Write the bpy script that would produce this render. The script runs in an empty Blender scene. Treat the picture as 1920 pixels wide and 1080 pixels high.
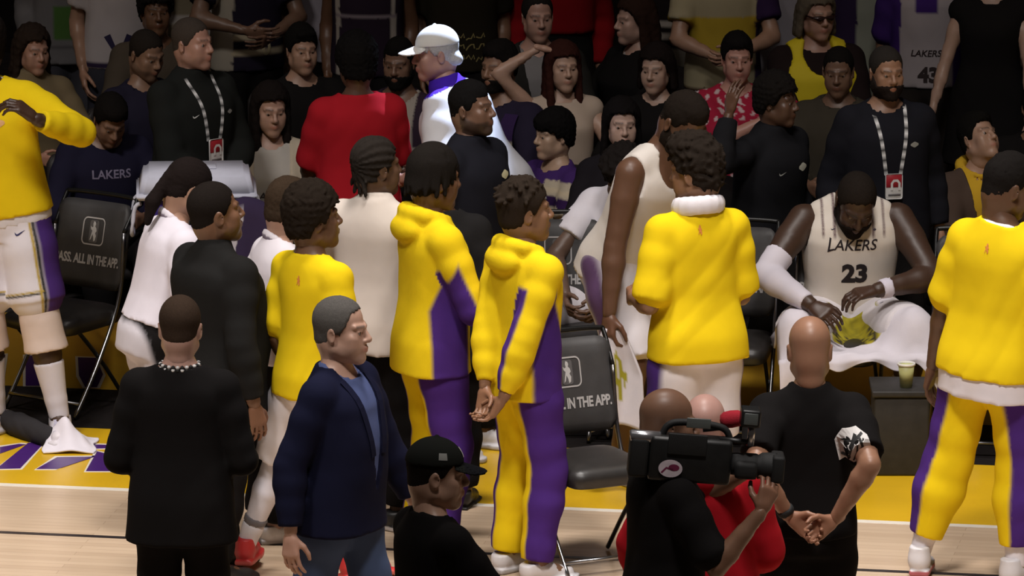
import bpy, math, random
import numpy as np
from math import radians, sin, cos, tan, pi
from mathutils import Matrix, Vector
from mathutils.bvhtree import BVHTree

scene = bpy.context.scene
COLL = scene.collection
# ------------------------------------------------------------------ camera
FPX = 13365.0            # focal length in pixels of the 1920 frame
DIST, ELEV, YAW = 33.0, radians(14.0), radians(10.0)
CAM = np.array([DIST*sin(YAW)*cos(ELEV), -DIST*cos(YAW)*cos(ELEV), DIST*sin(ELEV)])
TILT = ELEV - math.atan(407.0/FPX)          # the optical axis passes above the sideline
cam_d = bpy.data.cameras.new('camera')
cam = bpy.data.objects.new('camera', cam_d)
COLL.objects.link(cam)
cam.location = CAM
cam.rotation_euler = (pi/2 - TILT, 0, YAW)
cam_d.sensor_width = 36.0
cam_d.lens = FPX/1920*36.0
cam_d.clip_end = 300
scene.camera = cam
_f = np.array([-sin(YAW)*cos(TILT), cos(YAW)*cos(TILT), -sin(TILT)])
_r = np.array([cos(YAW), sin(YAW), 0.0])
_u = np.cross(_r, _f)

def at_z(px, py, z):
    """the point of height z seen at a pixel of the 1920 x 1080 frame"""
    d = _f + _r*(px-960)/FPX - _u*(py-540)/FPX
    return CAM + d*((z-CAM[2])/d[2])

def at_y(px, py, y):
    d = _f + _r*(px-960)/FPX - _u*(py-540)/FPX
    return CAM + d*((y-CAM[1])/d[1])

# ------------------------------------------------------------------ world, lights, exposure
EXPOSURE = 0.0
scene.view_settings.view_transform = 'Standard'
scene.view_settings.look = 'None'
scene.view_settings.exposure = EXPOSURE
scene.view_settings.gamma = 1.0
scene.view_settings.use_curve_mapping = False
wd = bpy.data.worlds.new('arena_dark'); scene.world = wd
wd.use_nodes = True
wd.node_tree.nodes['Background'].inputs[0].default_value = (1.0, 0.80, 0.68, 1)
wd.node_tree.nodes['Background'].inputs[1].default_value = 0.030

def area_light(name, loc, target, sx, sy, power, color, spread):
    l = bpy.data.lights.new(name, 'AREA'); l.shape = 'RECTANGLE'
    l.size, l.size_y, l.energy, l.color, l.spread = sx, sy, power, color, radians(spread)
    o = bpy.data.objects.new(name, l); COLL.objects.link(o); o.location = loc
    o.rotation_euler = (Vector(target)-Vector(loc)).to_track_quat('-Z', 'Y').to_euler()
    return o

def spot_light(name, loc, target, power, color, angle, blend, radius):
    l = bpy.data.lights.new(name, 'SPOT'); l.energy, l.color = power, color
    l.spot_size, l.spot_blend, l.shadow_soft_size = radians(angle), blend, radius
    o = bpy.data.objects.new(name, l); COLL.objects.link(o); o.location = loc
    o.rotation_euler = (Vector(target)-Vector(loc)).to_track_quat('-Z', 'Y').to_euler()
    return o

WARM = (1.0, 0.94, 0.90)
for _x in (-10, -3.5, 3, 9.5):          # rows of court lamps, one on the camera side and one overhead
    area_light('court_lamp', (_x, -9.5, 13.0), (_x, -1.6, 0.8), 2.2, 1.6, 122, WARM, 46)
    area_light('court_lamp', (_x-2, -2.2, 14.0), (_x-2, -2.0, 0.0), 2.2, 1.6, 102, WARM, 42)
area_light('crowd_fill_light', (0, -2, 15.0), (0, 5, 1.0), 16, 3.0, 72, (1.0, 0.82, 0.70), 120)  # added broad, weak fill light for the crowd rows
_c = at_z(835, 150, 1.55)
spot_light('follow_spot', (_c[0]+2.5, _c[1]+7.5, 13.0), (_c[0]+0.02, _c[1], 1.45), 48000, (0.62, 0.74, 1.0), 3.2, 0.5, 0.12)

# ------------------------------------------------------------------ materials
MATS = {}
def _nodes(name):
    m = bpy.data.materials.new(name); m.use_nodes = True
    n = m.node_tree.nodes; l = m.node_tree.links
    return m, n, l, n['Principled BSDF']

def vmat(name, rough=0.8, scale=900, bump=0.08, spec=0.3, vary=0.10, sheen=0.0, sss=0.0, big=14):
    """a material whose own colour is stored with the mesh; grain and small colour drift are procedural"""
    if name in MATS: return MATS[name]
    m, n, l, b = _nodes(name)
    at = n.new('ShaderNodeAttribute'); at.attribute_name = 'Col'
    tc = n.new('ShaderNodeTexCoord')
    nz = n.new('ShaderNodeTexNoise'); nz.inputs['Scale'].default_value = big; nz.inputs['Detail'].default_value = 4
    l.new(tc.outputs['Object'], nz.inputs['Vector'])
    mr = n.new('ShaderNodeMapRange'); mr.inputs[3].default_value = 1-vary; mr.inputs[4].default_value = 1+vary
    l.new(nz.outputs[0], mr.inputs[0])
    mx = n.new('ShaderNodeVectorMath'); mx.operation = 'SCALE'
    l.new(at.outputs['Color'], mx.inputs[0]); l.new(mr.outputs[0], mx.inputs['Scale'])
    l.new(mx.outputs[0], b.inputs['Base Color'])
    n2 = n.new('ShaderNodeTexNoise'); n2.inputs['Scale'].default_value = scale; n2.inputs['Detail'].default_value = 2
    l.new(tc.outputs['Object'], n2.inputs['Vector'])
    bp = n.new('ShaderNodeBump'); bp.inputs['Strength'].default_value = bump; bp.inputs['Distance'].default_value = 0.004
    l.new(n2.outputs[0], bp.inputs['Height']); l.new(bp.outputs[0], b.inputs['Normal'])
    b.inputs['Roughness'].default_value = rough
    b.inputs['Specular IOR Level'].default_value = spec
    if sheen: b.inputs['Sheen Weight'].default_value = sheen
    if sss:
        b.inputs['Subsurface Weight'].default_value = sss
        b.inputs['Subsurface Radius'].default_value = (0.012, 0.005, 0.003)
        b.inputs['Subsurface Scale'].default_value = 0.4
    MATS[name] = m
    return m

def cmat(name, col, rough=0.6, metal=0.0, spec=0.4, vary=0.12, scale=20, bump=0.05, emit=0.0):
    """a plain coloured material with procedural drift and grain"""
    if name in MATS: return MATS[name]
    m, n, l, b = _nodes(name)
    tc = n.new('ShaderNodeTexCoord')
    nz = n.new('ShaderNodeTexNoise'); nz.inputs['Scale'].default_value = scale; nz.inputs['Detail'].default_value = 5
    l.new(tc.outputs['Object'], nz.inputs['Vector'])
    cr = n.new('ShaderNodeValToRGB')
    c = np.array(col[:3])
    cr.color_ramp.elements[0].color = (*np.clip(c*(1-vary), 0, 1), 1); cr.color_ramp.elements[0].position = 0.3
    cr.color_ramp.elements[1].color = (*np.clip(c*(1+vary), 0, 1), 1); cr.color_ramp.elements[1].position = 0.7
    l.new(nz.outputs[0], cr.inputs[0]); l.new(cr.outputs[0], b.inputs['Base Color'])
    n2 = n.new('ShaderNodeTexNoise'); n2.inputs['Scale'].default_value = scale*18
    l.new(tc.outputs['Object'], n2.inputs['Vector'])
    bp = n.new('ShaderNodeBump'); bp.inputs['Strength'].default_value = bump; bp.inputs['Distance'].default_value = 0.004
    l.new(n2.outputs[0], bp.inputs['Height']); l.new(bp.outputs[0], b.inputs['Normal'])
    b.inputs['Roughness'].default_value = rough; b.inputs['Metallic'].default_value = metal
    b.inputs['Specular IOR Level'].default_value = spec
    MATS[name] = m
    return m

SKIN = vmat('skin', rough=0.42, scale=260, bump=0.05, spec=0.4, vary=0.08, sss=0.08, big=30)
CLOTH = vmat('woven_cloth', rough=0.92, scale=700, bump=0.10, spec=0.06, vary=0.06)
JERSEY = vmat('jersey_mesh', rough=0.7, scale=1100, bump=0.10, spec=0.25, vary=0.05)
KNIT = vmat('knit_fleece', rough=0.95, scale=420, bump=0.25, spec=0.1, vary=0.08)
SHOE = vmat('shoe_leather', rough=0.45, scale=160, bump=0.05, spec=0.45, vary=0.06)
HAIRM = vmat('hair_fibre', rough=0.85, scale=420, bump=0.6, spec=0.05, vary=0.35, big=160)
PRINT = vmat('printed_ink', rough=0.6, scale=500, bump=0.04, spec=0.3, vary=0.05)

# ------------------------------------------------------------------ meshes
def new_mesh(name, V, F, mats, col=None, mi=None, smooth=True):
    """V (n,3), F (m,4) or list of tuples"""
    me = bpy.data.meshes.new(name)
    V = np.asarray(V, np.float32)
    if isinstance(F, np.ndarray):
        k = F.shape[1]
        me.vertices.add(len(V)); me.vertices.foreach_set('co', V.ravel())
        me.loops.add(F.size); me.loops.foreach_set('vertex_index', F.ravel().astype(np.int32))
        me.polygons.add(len(F)); me.polygons.foreach_set('loop_start', np.arange(0, F.size, k, dtype=np.int32))
        me.update(calc_edges=True)
    else:
        me.from_pydata(V.tolist(), [], F); me.update()
    for m in (mats if isinstance(mats, (list, tuple)) else [mats]): me.materials.append(m)
    if mi is not None: me.polygons.foreach_set('material_index', np.asarray(mi, np.int32))
    if smooth: me.polygons.foreach_set('use_smooth', np.ones(len(me.polygons), bool))
    if col is not None:
        a = me.color_attributes.new('Col', 'FLOAT_COLOR', 'POINT')
        c = np.ones((len(V), 4), np.float32); c[:, :3] = np.asarray(col, np.float32)
        a.data.foreach_set('color', c.ravel())
    return me

def add_obj(name, me, parent=None, mat=None, loc=None):
    o = bpy.data.objects.new(name, me); COLL.objects.link(o)
    if parent is not None: o.parent = parent
    if mat is not None: o.matrix_local = mat
    if loc is not None: o.location = loc
    return o

def tag(o, label=None, cat=None, group=None, kind=None):
    if label: o['label'] = label
    if cat: o['category'] = cat
    if group: o['group'] = group
    if kind: o['kind'] = kind
    return o

def empty(name, loc=(0, 0, 0), rz=0.0):
    o = bpy.data.objects.new(name, None); COLL.objects.link(o)
    o.location = loc; o.rotation_euler = (0, 0, rz); o.empty_display_size = 0.1
    return o

# ------------------------------------------------------------------ signed-distance modelling on a grid, meshed as a dual surface
_C8 = np.array([(i, j, k) for i in (0, 1) for j in (0, 1) for k in (0, 1)])
_E12 = [(a, b) for a in range(8) for b in range(a+1, 8) if np.abs(_C8[a]-_C8[b]).sum() == 1]
def surface_net(D, org, h):
    S = D < 0
    n0, n1, n2 = D.shape
    c = np.zeros((n0-1, n1-1, n2-1), np.int8)
    for i, j, k in _C8: c += S[i:n0-1+i, j:n1-1+j, k:n2-1+k]
    act = (c > 0) & (c < 8)
    ii = np.argwhere(act); n = len(ii)
    idx = np.full(act.shape, -1, np.int32); idx[act] = np.arange(n)
    vals = [D[ii[:, 0]+i, ii[:, 1]+j, ii[:, 2]+k] for i, j, k in _C8]
    pos = np.zeros((n, 3), np.float32); cnt = np.zeros(n, np.float32)
    for a, b in _E12:
        va, vb = vals[a], vals[b]
        m = (va < 0) != (vb < 0)
        t = va[m]/(va[m]-vb[m])
        pos[m] += _C8[a] + (_C8[b]-_C8[a])*t[:, None]
        cnt[m] += 1
    V = np.asarray(org, np.float32) + (ii + pos/np.maximum(cnt, 1)[:, None])*h
    F = []
    for ax in range(3):
        u, w = (ax+1) % 3, (ax+2) % 3
        sl0 = [slice(None)]*3; sl1 = [slice(None)]*3
        sl0[ax] = slice(0, -1); sl1[ax] = slice(1, None)
        for q in (u, w): sl0[q] = slice(1, -1); sl1[q] = slice(1, -1)
        A = S[tuple(sl0)]; B = S[tuple(sl1)]
        p = np.argwhere(A != B)
        if not len(p): continue
        ins = A[p[:, 0], p[:, 1], p[:, 2]]
        q = p.copy(); q[:, u] += 1; q[:, w] += 1
        def cell(du, dw):
            r = q.copy(); r[:, u] -= du; r[:, w] -= dw
            return idx[r[:, 0], r[:, 1], r[:, 2]]
        f = np.stack([cell(1, 1), cell(0, 1), cell(0, 0), cell(1, 0)], 1)
        f[~ins] = f[~ins][:, ::-1]
        F.append(f)
    F = np.concatenate(F) if F else np.zeros((0, 4), np.int32)
    return V, F

class Blob:
    """a list of soft primitives; mesh() blends them on a grid"""
    def __init__(s, k=0.02):
        s.P = []; s.k = k
    def add(s, fn, lo, hi, k=None, op='+'):
        s.P.append((fn, np.array(lo, float), np.array(hi, float), s.k if k is None else k, op)); return s
    def cone(s, a, b, r1, r2, k=None, op='+', cuts=(), flat=None):
        a = np.asarray(a, float); b = np.asarray(b, float); ab = b-a; L2 = max(ab@ab, 1e-9)
        m = max(r1, r2)*(1 if flat is None else max(1, flat[1]))
        def fn(X, Y, Z):
            px, py, pz = X-a[0], Y-a[1], Z-a[2]
            t = np.clip((px*ab[0]+py*ab[1]+pz*ab[2])/L2, 0, 1)
            dx, dy, dz = px-ab[0]*t, py-ab[1]*t, pz-ab[2]*t
            if flat is not None:
                nn, sc = flat
                q = (dx*nn[0]+dy*nn[1]+dz*nn[2])*(1/sc-1)
                dx, dy, dz = dx+nn[0]*q, dy+nn[1]*q, dz+nn[2]*q
            d = np.sqrt(dx*dx+dy*dy+dz*dz)-(r1+(r2-r1)*t)
            for c, nn in cuts:
                d = np.maximum(d, (X-c[0])*nn[0]+(Y-c[1])*nn[1]+(Z-c[2])*nn[2])
            return d
        return s.add(fn, np.minimum(a, b)-m, np.maximum(a, b)+m, k, op)
    def ball(s, c, r, R=None, k=None, op='+'):
        c = np.asarray(c, float); r = np.asarray(r if np.ndim(r) else (r, r, r), float)
        m = r.max() if R is not None else r
        def fn(X, Y, Z):
            x, y, z = X-c[0], Y-c[1], Z-c[2]
            if R is not None:
                x, y, z = x*R[0, 0]+y*R[1, 0]+z*R[2, 0], x*R[0, 1]+y*R[1, 1]+z*R[2, 1], x*R[0, 2]+y*R[1, 2]+z*R[2, 2]
            k0 = np.sqrt((x/r[0])**2+(y/r[1])**2+(z/r[2])**2)
            k1 = np.sqrt((x/r[0]**2)**2+(y/r[1]**2)**2+(z/r[2]**2)**2)
            return k0*(k0-1)/np.maximum(k1, 1e-6)
        return s.add(fn, c-m, c+m, k, op)
    def loft(s, o, R, prof, k=None, op='+', n=2.3, cuts=()):
        """prof rows (t, rx, ry, yoff) along the frame's z axis"""
        o = np.asarray(o, float); pr = np.array([(*q, 0)[:4] for q in prof], float)
        tt = np.linspace(pr[0, 0], pr[-1, 0], 60)
        sm = []
        for c in range(1, 4):
            v = np.interp(tt, pr[:, 0], pr[:, c])
            for _ in range(2): v[1:-1] = (v[:-2]+v[1:-1]*2+v[2:])/4
            sm.append(v)
        mx = max(pr[:, 1].max(), pr[:, 2].max()+np.abs(pr[:, 3]).max())
        c0, c1 = o+R[:, 2]*pr[0, 0], o+R[:, 2]*pr[-1, 0]
        ext = np.abs(R[:, 0])*pr[:, 1].max()+np.abs(R[:, 1])*(pr[:, 2].max()+np.abs(pr[:, 3]).max())+0.01
        def fn(X, Y, Z):
            x, y, z = X-o[0], Y-o[1], Z-o[2]
            lx, ly, lz = x*R[0, 0]+y*R[1, 0]+z*R[2, 0], x*R[0, 1]+y*R[1, 1]+z*R[2, 1], x*R[0, 2]+y*R[1, 2]+z*R[2, 2]
            g = (lz-tt[0])/(tt[1]-tt[0])
            g = np.clip(g, 0, 58.999); gi = g.astype(np.int32); gf = (g-gi).astype(np.float32)
            rx, ry, yo = [v[gi]*(1-gf)+v[gi+1]*gf for v in sm]
            ly = ly-yo
            e = (np.abs(lx/rx)**n+np.abs(ly/ry)**n)**(1/n)
            d = (e-1)*np.minimum(rx, ry)
            d = np.maximum(d, np.maximum(tt[0]-lz, lz-tt[-1]))
            for c, nn in cuts:
                d = np.maximum(d, (X-c[0])*nn[0]+(Y-c[1])*nn[1]+(Z-c[2])*nn[2])
            return d
        return s.add(fn, np.minimum(c0, c1)-ext, np.maximum(c0, c1)+ext, k, op)
    def field(s, h, wrinkle=None, seed=0):
        lo = np.min([p[1] for p in s.P if p[4] == '+'], 0)-2.5*h-0.01
        hi = np.max([p[2] for p in s.P if p[4] == '+'], 0)+2.5*h+0.01
        n = np.ceil((hi-lo)/h).astype(int)+1
        ax = [(lo[i]+h*np.arange(n[i])).astype(np.float32) for i in range(3)]
        D = np.full(n, 0.5, np.float32)
        for fn, a, b, k, op in s.P:
            g = 2.5*h+(k if op == '+' else 0.3*k)
            i0 = np.clip(np.floor((a-g-lo)/h).astype(int), 0, n); i1 = np.clip(np.ceil((b+g-lo)/h).astype(int)+1, 0, n)
            if (i1 <= i0).any(): continue
            sl = tuple(slice(i0[q], i1[q]) for q in range(3))
            d = fn(ax[0][sl[0]][:, None, None], ax[1][sl[1]][None, :, None], ax[2][sl[2]][None, None, :]).astype(np.float32)
            E = D[sl]
            if op == '+':
                if k > 0:
                    q = np.maximum(k-np.abs(E-d), 0)/k
                    D[sl] = np.minimum(E, d)-q*q*k*0.25
                else: D[sl] = np.minimum(E, d)
            elif op == '-':
                if k > 0:
                    q = np.maximum(k-np.abs(E+d), 0)/k
                    D[sl] = np.maximum(E, -d)+q*q*k*0.25
                else: D[sl] = np.maximum(E, -d)
            else: D[sl] = np.maximum(E, d)
        if wrinkle is not None:
            m = np.abs(D) < 0.03
            p = np.argwhere(m)
            D[m] += wrinkle(ax[0][p[:, 0]], ax[1][p[:, 1]], ax[2][p[:, 2]])
        return D, lo, ax
    def mesh(s, h, wrinkle=None):
        D, lo, ax = s.field(h, wrinkle)
        return surface_net(D, lo, h)

def folds(seed, amp=0.004, fx=26, fz=16):
    """soft drapes with a few sharper creases; the same seed gives layers that follow one another"""
    r = np.random.RandomState(seed); a = r.uniform(0, 6.28, 8); q = r.uniform(0.75, 1.25, 8)
    def fn(x, y, z):
        w = np.sin(x*fx*0.3*q[0]+z*fz*0.35*q[1]+a[0])+np.sin(y*fx*0.35*q[2]-z*fz*0.25+a[1])
        d = np.sin(x*fx*.95*q[4]+z*fz*.35*q[3]+1.4*w+a[3])*.40+np.sin(z*fz*.9*q[5]-x*fx*.55+1.5*w+a[2])*.35
        c = .5-np.abs(np.sin(z*fz*.75*q[6]+x*fx*.6*q[7]+1.6*w+a[4]))**.7
        return amp*(.75*d+.45*c).astype(np.float32)
    return fn

def rx(a): c, s = cos(radians(a)), sin(radians(a)); return np.array([[1, 0, 0], [0, c, -s], [0, s, c]])
def ry(a): c, s = cos(radians(a)), sin(radians(a)); return np.array([[c, 0, s], [0, 1, 0], [-s, 0, c]])
def rz(a): c, s = cos(radians(a)), sin(radians(a)); return np.array([[c, -s, 0], [s, c, 0], [0, 0, 1]])
def unit(v): v = np.asarray(v, float); return v/max(np.linalg.norm(v), 1e-9)
# ------------------------------------------------------------------ heads, hands, shoes: shapes made once
def head_blob(fem=False, grow=0.0):
    b = Blob(0.018)
    g = grow
    b.ball((0, .014, .045), (.077+g, .097+g, .088+g))
    b.ball((0, -.030, -.035), (.061+g, .066+g, .080+g), k=.03)
    b.ball((0, .040, -.030), (.062+g, .060+g, .066+g), k=.03)
    jw = .044 if fem else .050
    for s in (-1, 1):
        b.cone((s*jw, .0, -.058), (s*.012, -.070, -.098), .022+g, .019+g, k=.025)
        b.ball((s*.043, -.060, -.012), (.022+g, .022+g, .02+g), k=.02)
        b.ball((s*.034, -.056, -.046), (.026+g, .026+g, .030+g), k=.025)
        b.cone((s*.012, -.088, .030), (s*.046, -.070, .033), .011+g, .010+g, k=.012)
    b.ball((0, -.080, -.092), .019+g, k=.02)
    b.ball((0, -.081, -.055), .022+g, k=.018)
    b.cone((0, .020, -.05), (0, .024, -.105), .052+g if not fem else .045+g, .052+g if not fem else .044+g, k=.03)
    return b

def head_mesh(fem=False, res=.0050):
    b = head_blob(fem)
    for s in (-1, 1):
        b.ball((s*.031, -.101, .010), (.017, .0125, .0115), k=.010, op='-')
        b.cone((s*.019, -.0890, .0150), (s*.042, -.0810, .0148), .0056, .0050, k=.005)
        b.cone((s*.021, -.0860, .0025), (s*.040, -.0790, .0030), .0042, .004, k=.005)
        R = rz(s*22) @ ry(s*6)
        b.ball((s*.077, .014, -.004), (.008, .020, .033), R=R, k=.006)
        b.ball((s*.085, .010, -.002), (.006, .011, .019), R=R, k=.004, op='-')
        b.ball((s*.012, -.100, -.024), (.0085, .010, .008), k=.007)
    b.cone((0, -.090, .020), (0, -.112, -.016), .0085, .0115, k=.010)
    b.ball((0, -.110, -.020), (.0125, .012, .0105), k=.008)
    for s in (-1, 1):
        b.cone((s*.004, -.1035, -.0505), (s*.022, -.0920, -.0545), .0058, .0035, k=.005)
        b.cone((0, -.1015, -.0620), (s*.018, -.0930, -.0585), .0068, .0040, k=.005)
    b.cone((-.021, -.0995, -.0562), (.021, -.0995, -.0562), .0018, .0018, k=.003, op='-')
    V, F = b.mesh(res)
    x, y, z = V[:, 0], V[:, 1], V[:, 2]
    lips = np.exp(-(((z+.0565)/.0105)**2)**2)*np.exp(-((np.abs(x)/.0235)**4))*(y < -.085)
    brow = np.exp(-((z-.0345-.12*np.maximum(.03-np.abs(x), 0)*.2)/.0052)**2)*(np.abs(x) > .011)*(np.abs(x) < .050)*(y < -.06)
    zl = np.interp(y, [-.12, -.085, -.05, -.01, .02], [-.040, -.042, -.046, -.030, -.01])
    beard = np.clip((zl-z)/.012, 0, 1)*(y < .03)*np.clip((z+.135)/.02, 0, 1)*(1-lips)
    return V, F, lips, brow, beard

def hairline(y, front=.074):
    return np.interp(y, [-.11, -.080, -.056, -.040, -.018, .012, .035, .06, .12], [front, front, front-.012, .040, .000, .006, -.040, -.060, -.064])

def hair_mesh(style):
    b = Blob(0.012); h = .0078; wr = None
    def shell(t, sx=0.0, top=0.0, k=None):
        b.ball((0, .014, .045+top*.4), (.077+t+sx, .097+t, .088+t+top), k=k)
        b.ball((0, .040, -.02), (.060+t, .060+t, .055+t), k=.02)
    def cut(front=.074, soft=0.006, drop=0.0):
        def fn(X, Y, Z):
            yl = np.broadcast_to(Y, np.broadcast_shapes(X.shape, Y.shape, Z.shape))
            return (hairline(yl, front)-drop*(yl > .01)+.005*np.sin(X*210+2*np.sin(Y*150))+.003*np.sin(X*390)-Z)*.8
        b.add(fn, (-.3, -.3, -.3), (.3, .3, .3), op='x', k=0)
    def bumps(amp, f, seed=1):
        r = np.random.RandomState(seed); a = r.uniform(0, 6, 6)
        def fn(x, y, z):
            return (amp*(np.sin(f*x+2*np.sin(f*.6*y+a[0])+a[1])*np.sin(f*y+2*np.sin(f*.7*z+a[2]))*np.sin(f*z+2*np.sin(f*.5*x+a[3])))).astype(np.float32)
        return fn
    if style == 'buzz': shell(.0035); cut(.082)
    elif style == 'short': shell(.010, top=.010); b.ball((0, -.03, .105), (.062, .062, .036), k=.02); cut(.080); wr = bumps(.004, 150)
    elif style == 'receded': shell(.006); cut(.098); wr = bumps(.002, 190)
    elif style == 'neat': shell(.010, top=.012); b.cone((-.03, -.075, .105), (.04, -.07, .112), .018, .016, k=.02); cut(.070); wr = bumps(.003, 120)
    elif style == 'fade_top':
        shell(.003); cut(.076)
        b.ball((0, .004, .085), (.066, .085, .062), k=.01); wr = bumps(.004, 210)
    elif style == 'afro': shell(.022, sx=.004, top=.012); cut(.070); wr = bumps(.008, 130)
    elif style == 'curly':
        shell(.016, top=.012); b.ball((0, -.02, .12), (.085, .095, .05), k=.02); cut(.064); wr = bumps(.013, 95)
    elif style == 'mop':
        shell(.020, top=.010); b.ball((0, -.045, .085), (.078, .062, .05), k=.02); cut(.050); wr = bumps(.006, 120)
    elif style == 'cornrows':
        shell(.008); cut(.080)
        wr = lambda x, y, z: (.0045*np.sin(np.arctan2(x, z-.02)*17+np.sin(y*240)*.5)).astype(np.float32)
        for i in range(7):
            u = (i-3)/3
            b.cone((u*.05, .085, -.045), (u*.055, .088, -.095), .010, .006, k=.004)
    elif style == 'dreads':
        shell(.012, top=.008); cut(.080)
        r = np.random.RandomState(4)
        for i in range(34):
            an = -2.6+5.2*i/33+r.uniform(-.08, .08); rr = .088
            top = np.array([rr*.86*sin(an), .018+rr*cos(an), .065+r.uniform(-.01, .02)])
            ln = r.uniform(.085, .125) if abs(an) < 2.0 else r.uniform(.05, .075)
            bot = top*np.array([1.12, 1.0, 1])+np.array([0, .012*cos(an), -ln])
            b.cone(top, bot, .0125, .0085, k=.005)
        for i in range(16):
            an = r.uniform(0, 6.28); ra = r.uniform(.0, .06)
            b.cone((ra*sin(an), .01+ra*cos(an), .135-ra*.25), (1.5*ra*sin(an)+.01, .01+1.5*ra*cos(an), .10-ra*.5), .013, .011, k=.005)
        h = .0068
    elif style == 'locs':
        shell(.010, top=.006); cut(.070)
        r = np.random.RandomState(9)
        for i in range(60):
            an = r.uniform(0, 6.28); el = r.uniform(.15, 1.4)
            d = np.array([cos(el)*sin(an), cos(el)*cos(an), sin(el)])
            if d[1] < -.45 and d[2] < .5: continue
            c = np.array([0, .014, .045])+d*np.array([.078, .098, .092])
            b.cone(c, c+d*.026+np.array([r.uniform(-.015, .015), r.uniform(-.015, .015), -.012]), .011, .008, k=.004)
        h = .0068
    elif style in ('long', 'long_front', 'bob', 'wavy'):
        shell(.019, sx=.004, top=.004); cut(.086, drop=.02)
        ln = {'long': .235, 'long_front': .27, 'bob': .125, 'wavy': .20}[style]
        for s in (-1, 1):
            b.cone((s*.084, .010, .04), (s*.096, .016, .03-ln*.9), .026, .032, k=.02, flat=((1, 0, 0), .62))
            b.cone((s*.050, .075, .0), (s*.058, .085, .03-ln), .046, .040, k=.03)
            if style == 'long_front': b.cone((s*.080, -.010, .0), (s*.078, -.055, -.24), .020, .026, k=.02)
        b.cone((0, .08, .0), (0, .095, .02-ln), .05, .045, k=.03)
        wr = bumps(.007 if style == 'wavy' else .004, 75)
    elif style == 'bun':
        shell(.008); cut(.075); b.ball((0, .115, .055), .038, k=.012)
        wr = lambda x, y, z: (.0016*np.sin(np.arctan2(x, z-.02)*34)).astype(np.float32)
    elif style == 'ponytail':
        shell(.008); cut(.075); b.cone((0, .105, .03), (0, .135, -.10), .026, .032, k=.012); b.cone((0, .135, -.10), (0, .120, -.19), .032, .016, k=.012)
        wr = lambda x, y, z: (.0018*np.sin(np.arctan2(x, z-.02)*34)).astype(np.float32)
    elif style == 'fringe':          # white hair under a cap
        shell(.006); cut(.030, drop=.02); b.cone((-.05, .09, -.03), (.05, .09, -.03), .030, .030, k=.02); wr = bumps(.003, 150)
    return b.mesh(h, wr)

def beard_mesh(full=True):
    b = head_blob(False, .006 if full else .0035)
    V0 = None
    def fn(X, Y, Z):
        yl = np.broadcast_to(Y, np.broadcast_shapes(X.shape, Y.shape, Z.shape))
        zl = np.interp(yl, [-.12, -.085, -.05, -.01, .02], [-.038, -.040, -.048, -.02, .01])
        return np.maximum(np.maximum(Z-zl, yl-.020), -.118-Z)*.8
    b.add(fn, (-.3, -.3, -.3), (.3, .3, .3), op='x', k=0)
    b.ball((0, -.108, -.056), (.021, .016, .0095), k=.004, op='-')
    b.ball((0, -.11, -.012), (.02, .05, .026), k=.004, op='-')
    r = lambda x, y, z: (.0018*np.sin(300*x+2*np.sin(260*z))*np.sin(280*z)).astype(np.float32)
    return b.mesh(.0065, r)

def cap_mesh():
    b = Blob(.008)
    b.ball((0, .012, .050), (.087, .107, .094))
    def fn(X, Y, Z): return (.052-.10*(Y-.0)*.6-Z)*.95+0*X
    b.add(fn, (-.3, -.3, -.3), (.3, .3, .3), op='x', k=0)
    b.ball((0, .012, .146), (.010, .010, .006), k=.003)
    def brim(X, Y, Z):
        zz = .052+(Y+.09)*.22-X*X*3.2
        e = np.sqrt((X/.078)**2+((Y+.085)/.098)**2)-1
        return np.maximum(np.maximum(e*.075, np.abs(Z-zz)-.0035), Y+.055)
    b.add(brim, (-.085, -.20, -.02), (.085, -.05, .09), k=.004)
    return b.mesh(.0052)

def hand_mesh(curl, spread=4.0, thumb=25.0, grip=0.0):
    """a left hand hanging from the wrist: fingers to -z, palm to -x, thumb to -y"""
    b = Blob(.008)
    b.cone((0, 0, .03), (0, 0, -.02), .026, .026, flat=((1, 0, 0), .78))
    for i, y in enumerate((-.030, -.010, .010, .028)):
        b.cone((0, y*.55, -.018), (0, y, -.082+.004*abs(i-1.3)), .017, .0135, k=.012)
    ln = [(.043, .026, .021), (.048, .030, .022), (.044, .028, .021), (.034, .021, .019)]
    for i, y in enumerate((-.031, -.0105, .0105, .029)):
        p = np.array([0, y, -.084+.004*abs(i-1.3)]); an = 6+curl*.62
        sp = (i-1.4)*spread
        for j, L in enumerate(ln[i]):
            d = rx(sp) @ np.array([-sin(radians(an)), 0, -cos(radians(an))])
            q = p+d*L
            r0 = (.0098, .0086, .0078)[j]*(0.9 if i == 3 else 1)
            b.cone(p, q, r0, r0*.9, k=.0035)
            p = q; an += curl*(.95 if j == 0 else .7)
    t0 = np.array([-.006, -.018, -.018]); d1 = unit((-.35-.5*grip, -.75, -.62)); t1 = t0+d1*.045
    a = radians(thumb)
    d2 = unit((-.45-.5*grip, -.35, -.85)); t2 = t1+d2*.034
    d3 = unit((-.45-.6*grip, .05, -.85)); t3 = t2+d3*.027
    b.cone(t0, t1, .016, .0125, k=.010); b.cone(t1, t2, .0115, .0100, k=.004); b.cone(t2, t3, .0098, .0078, k=.003)
    return b.mesh(.0060)

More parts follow.
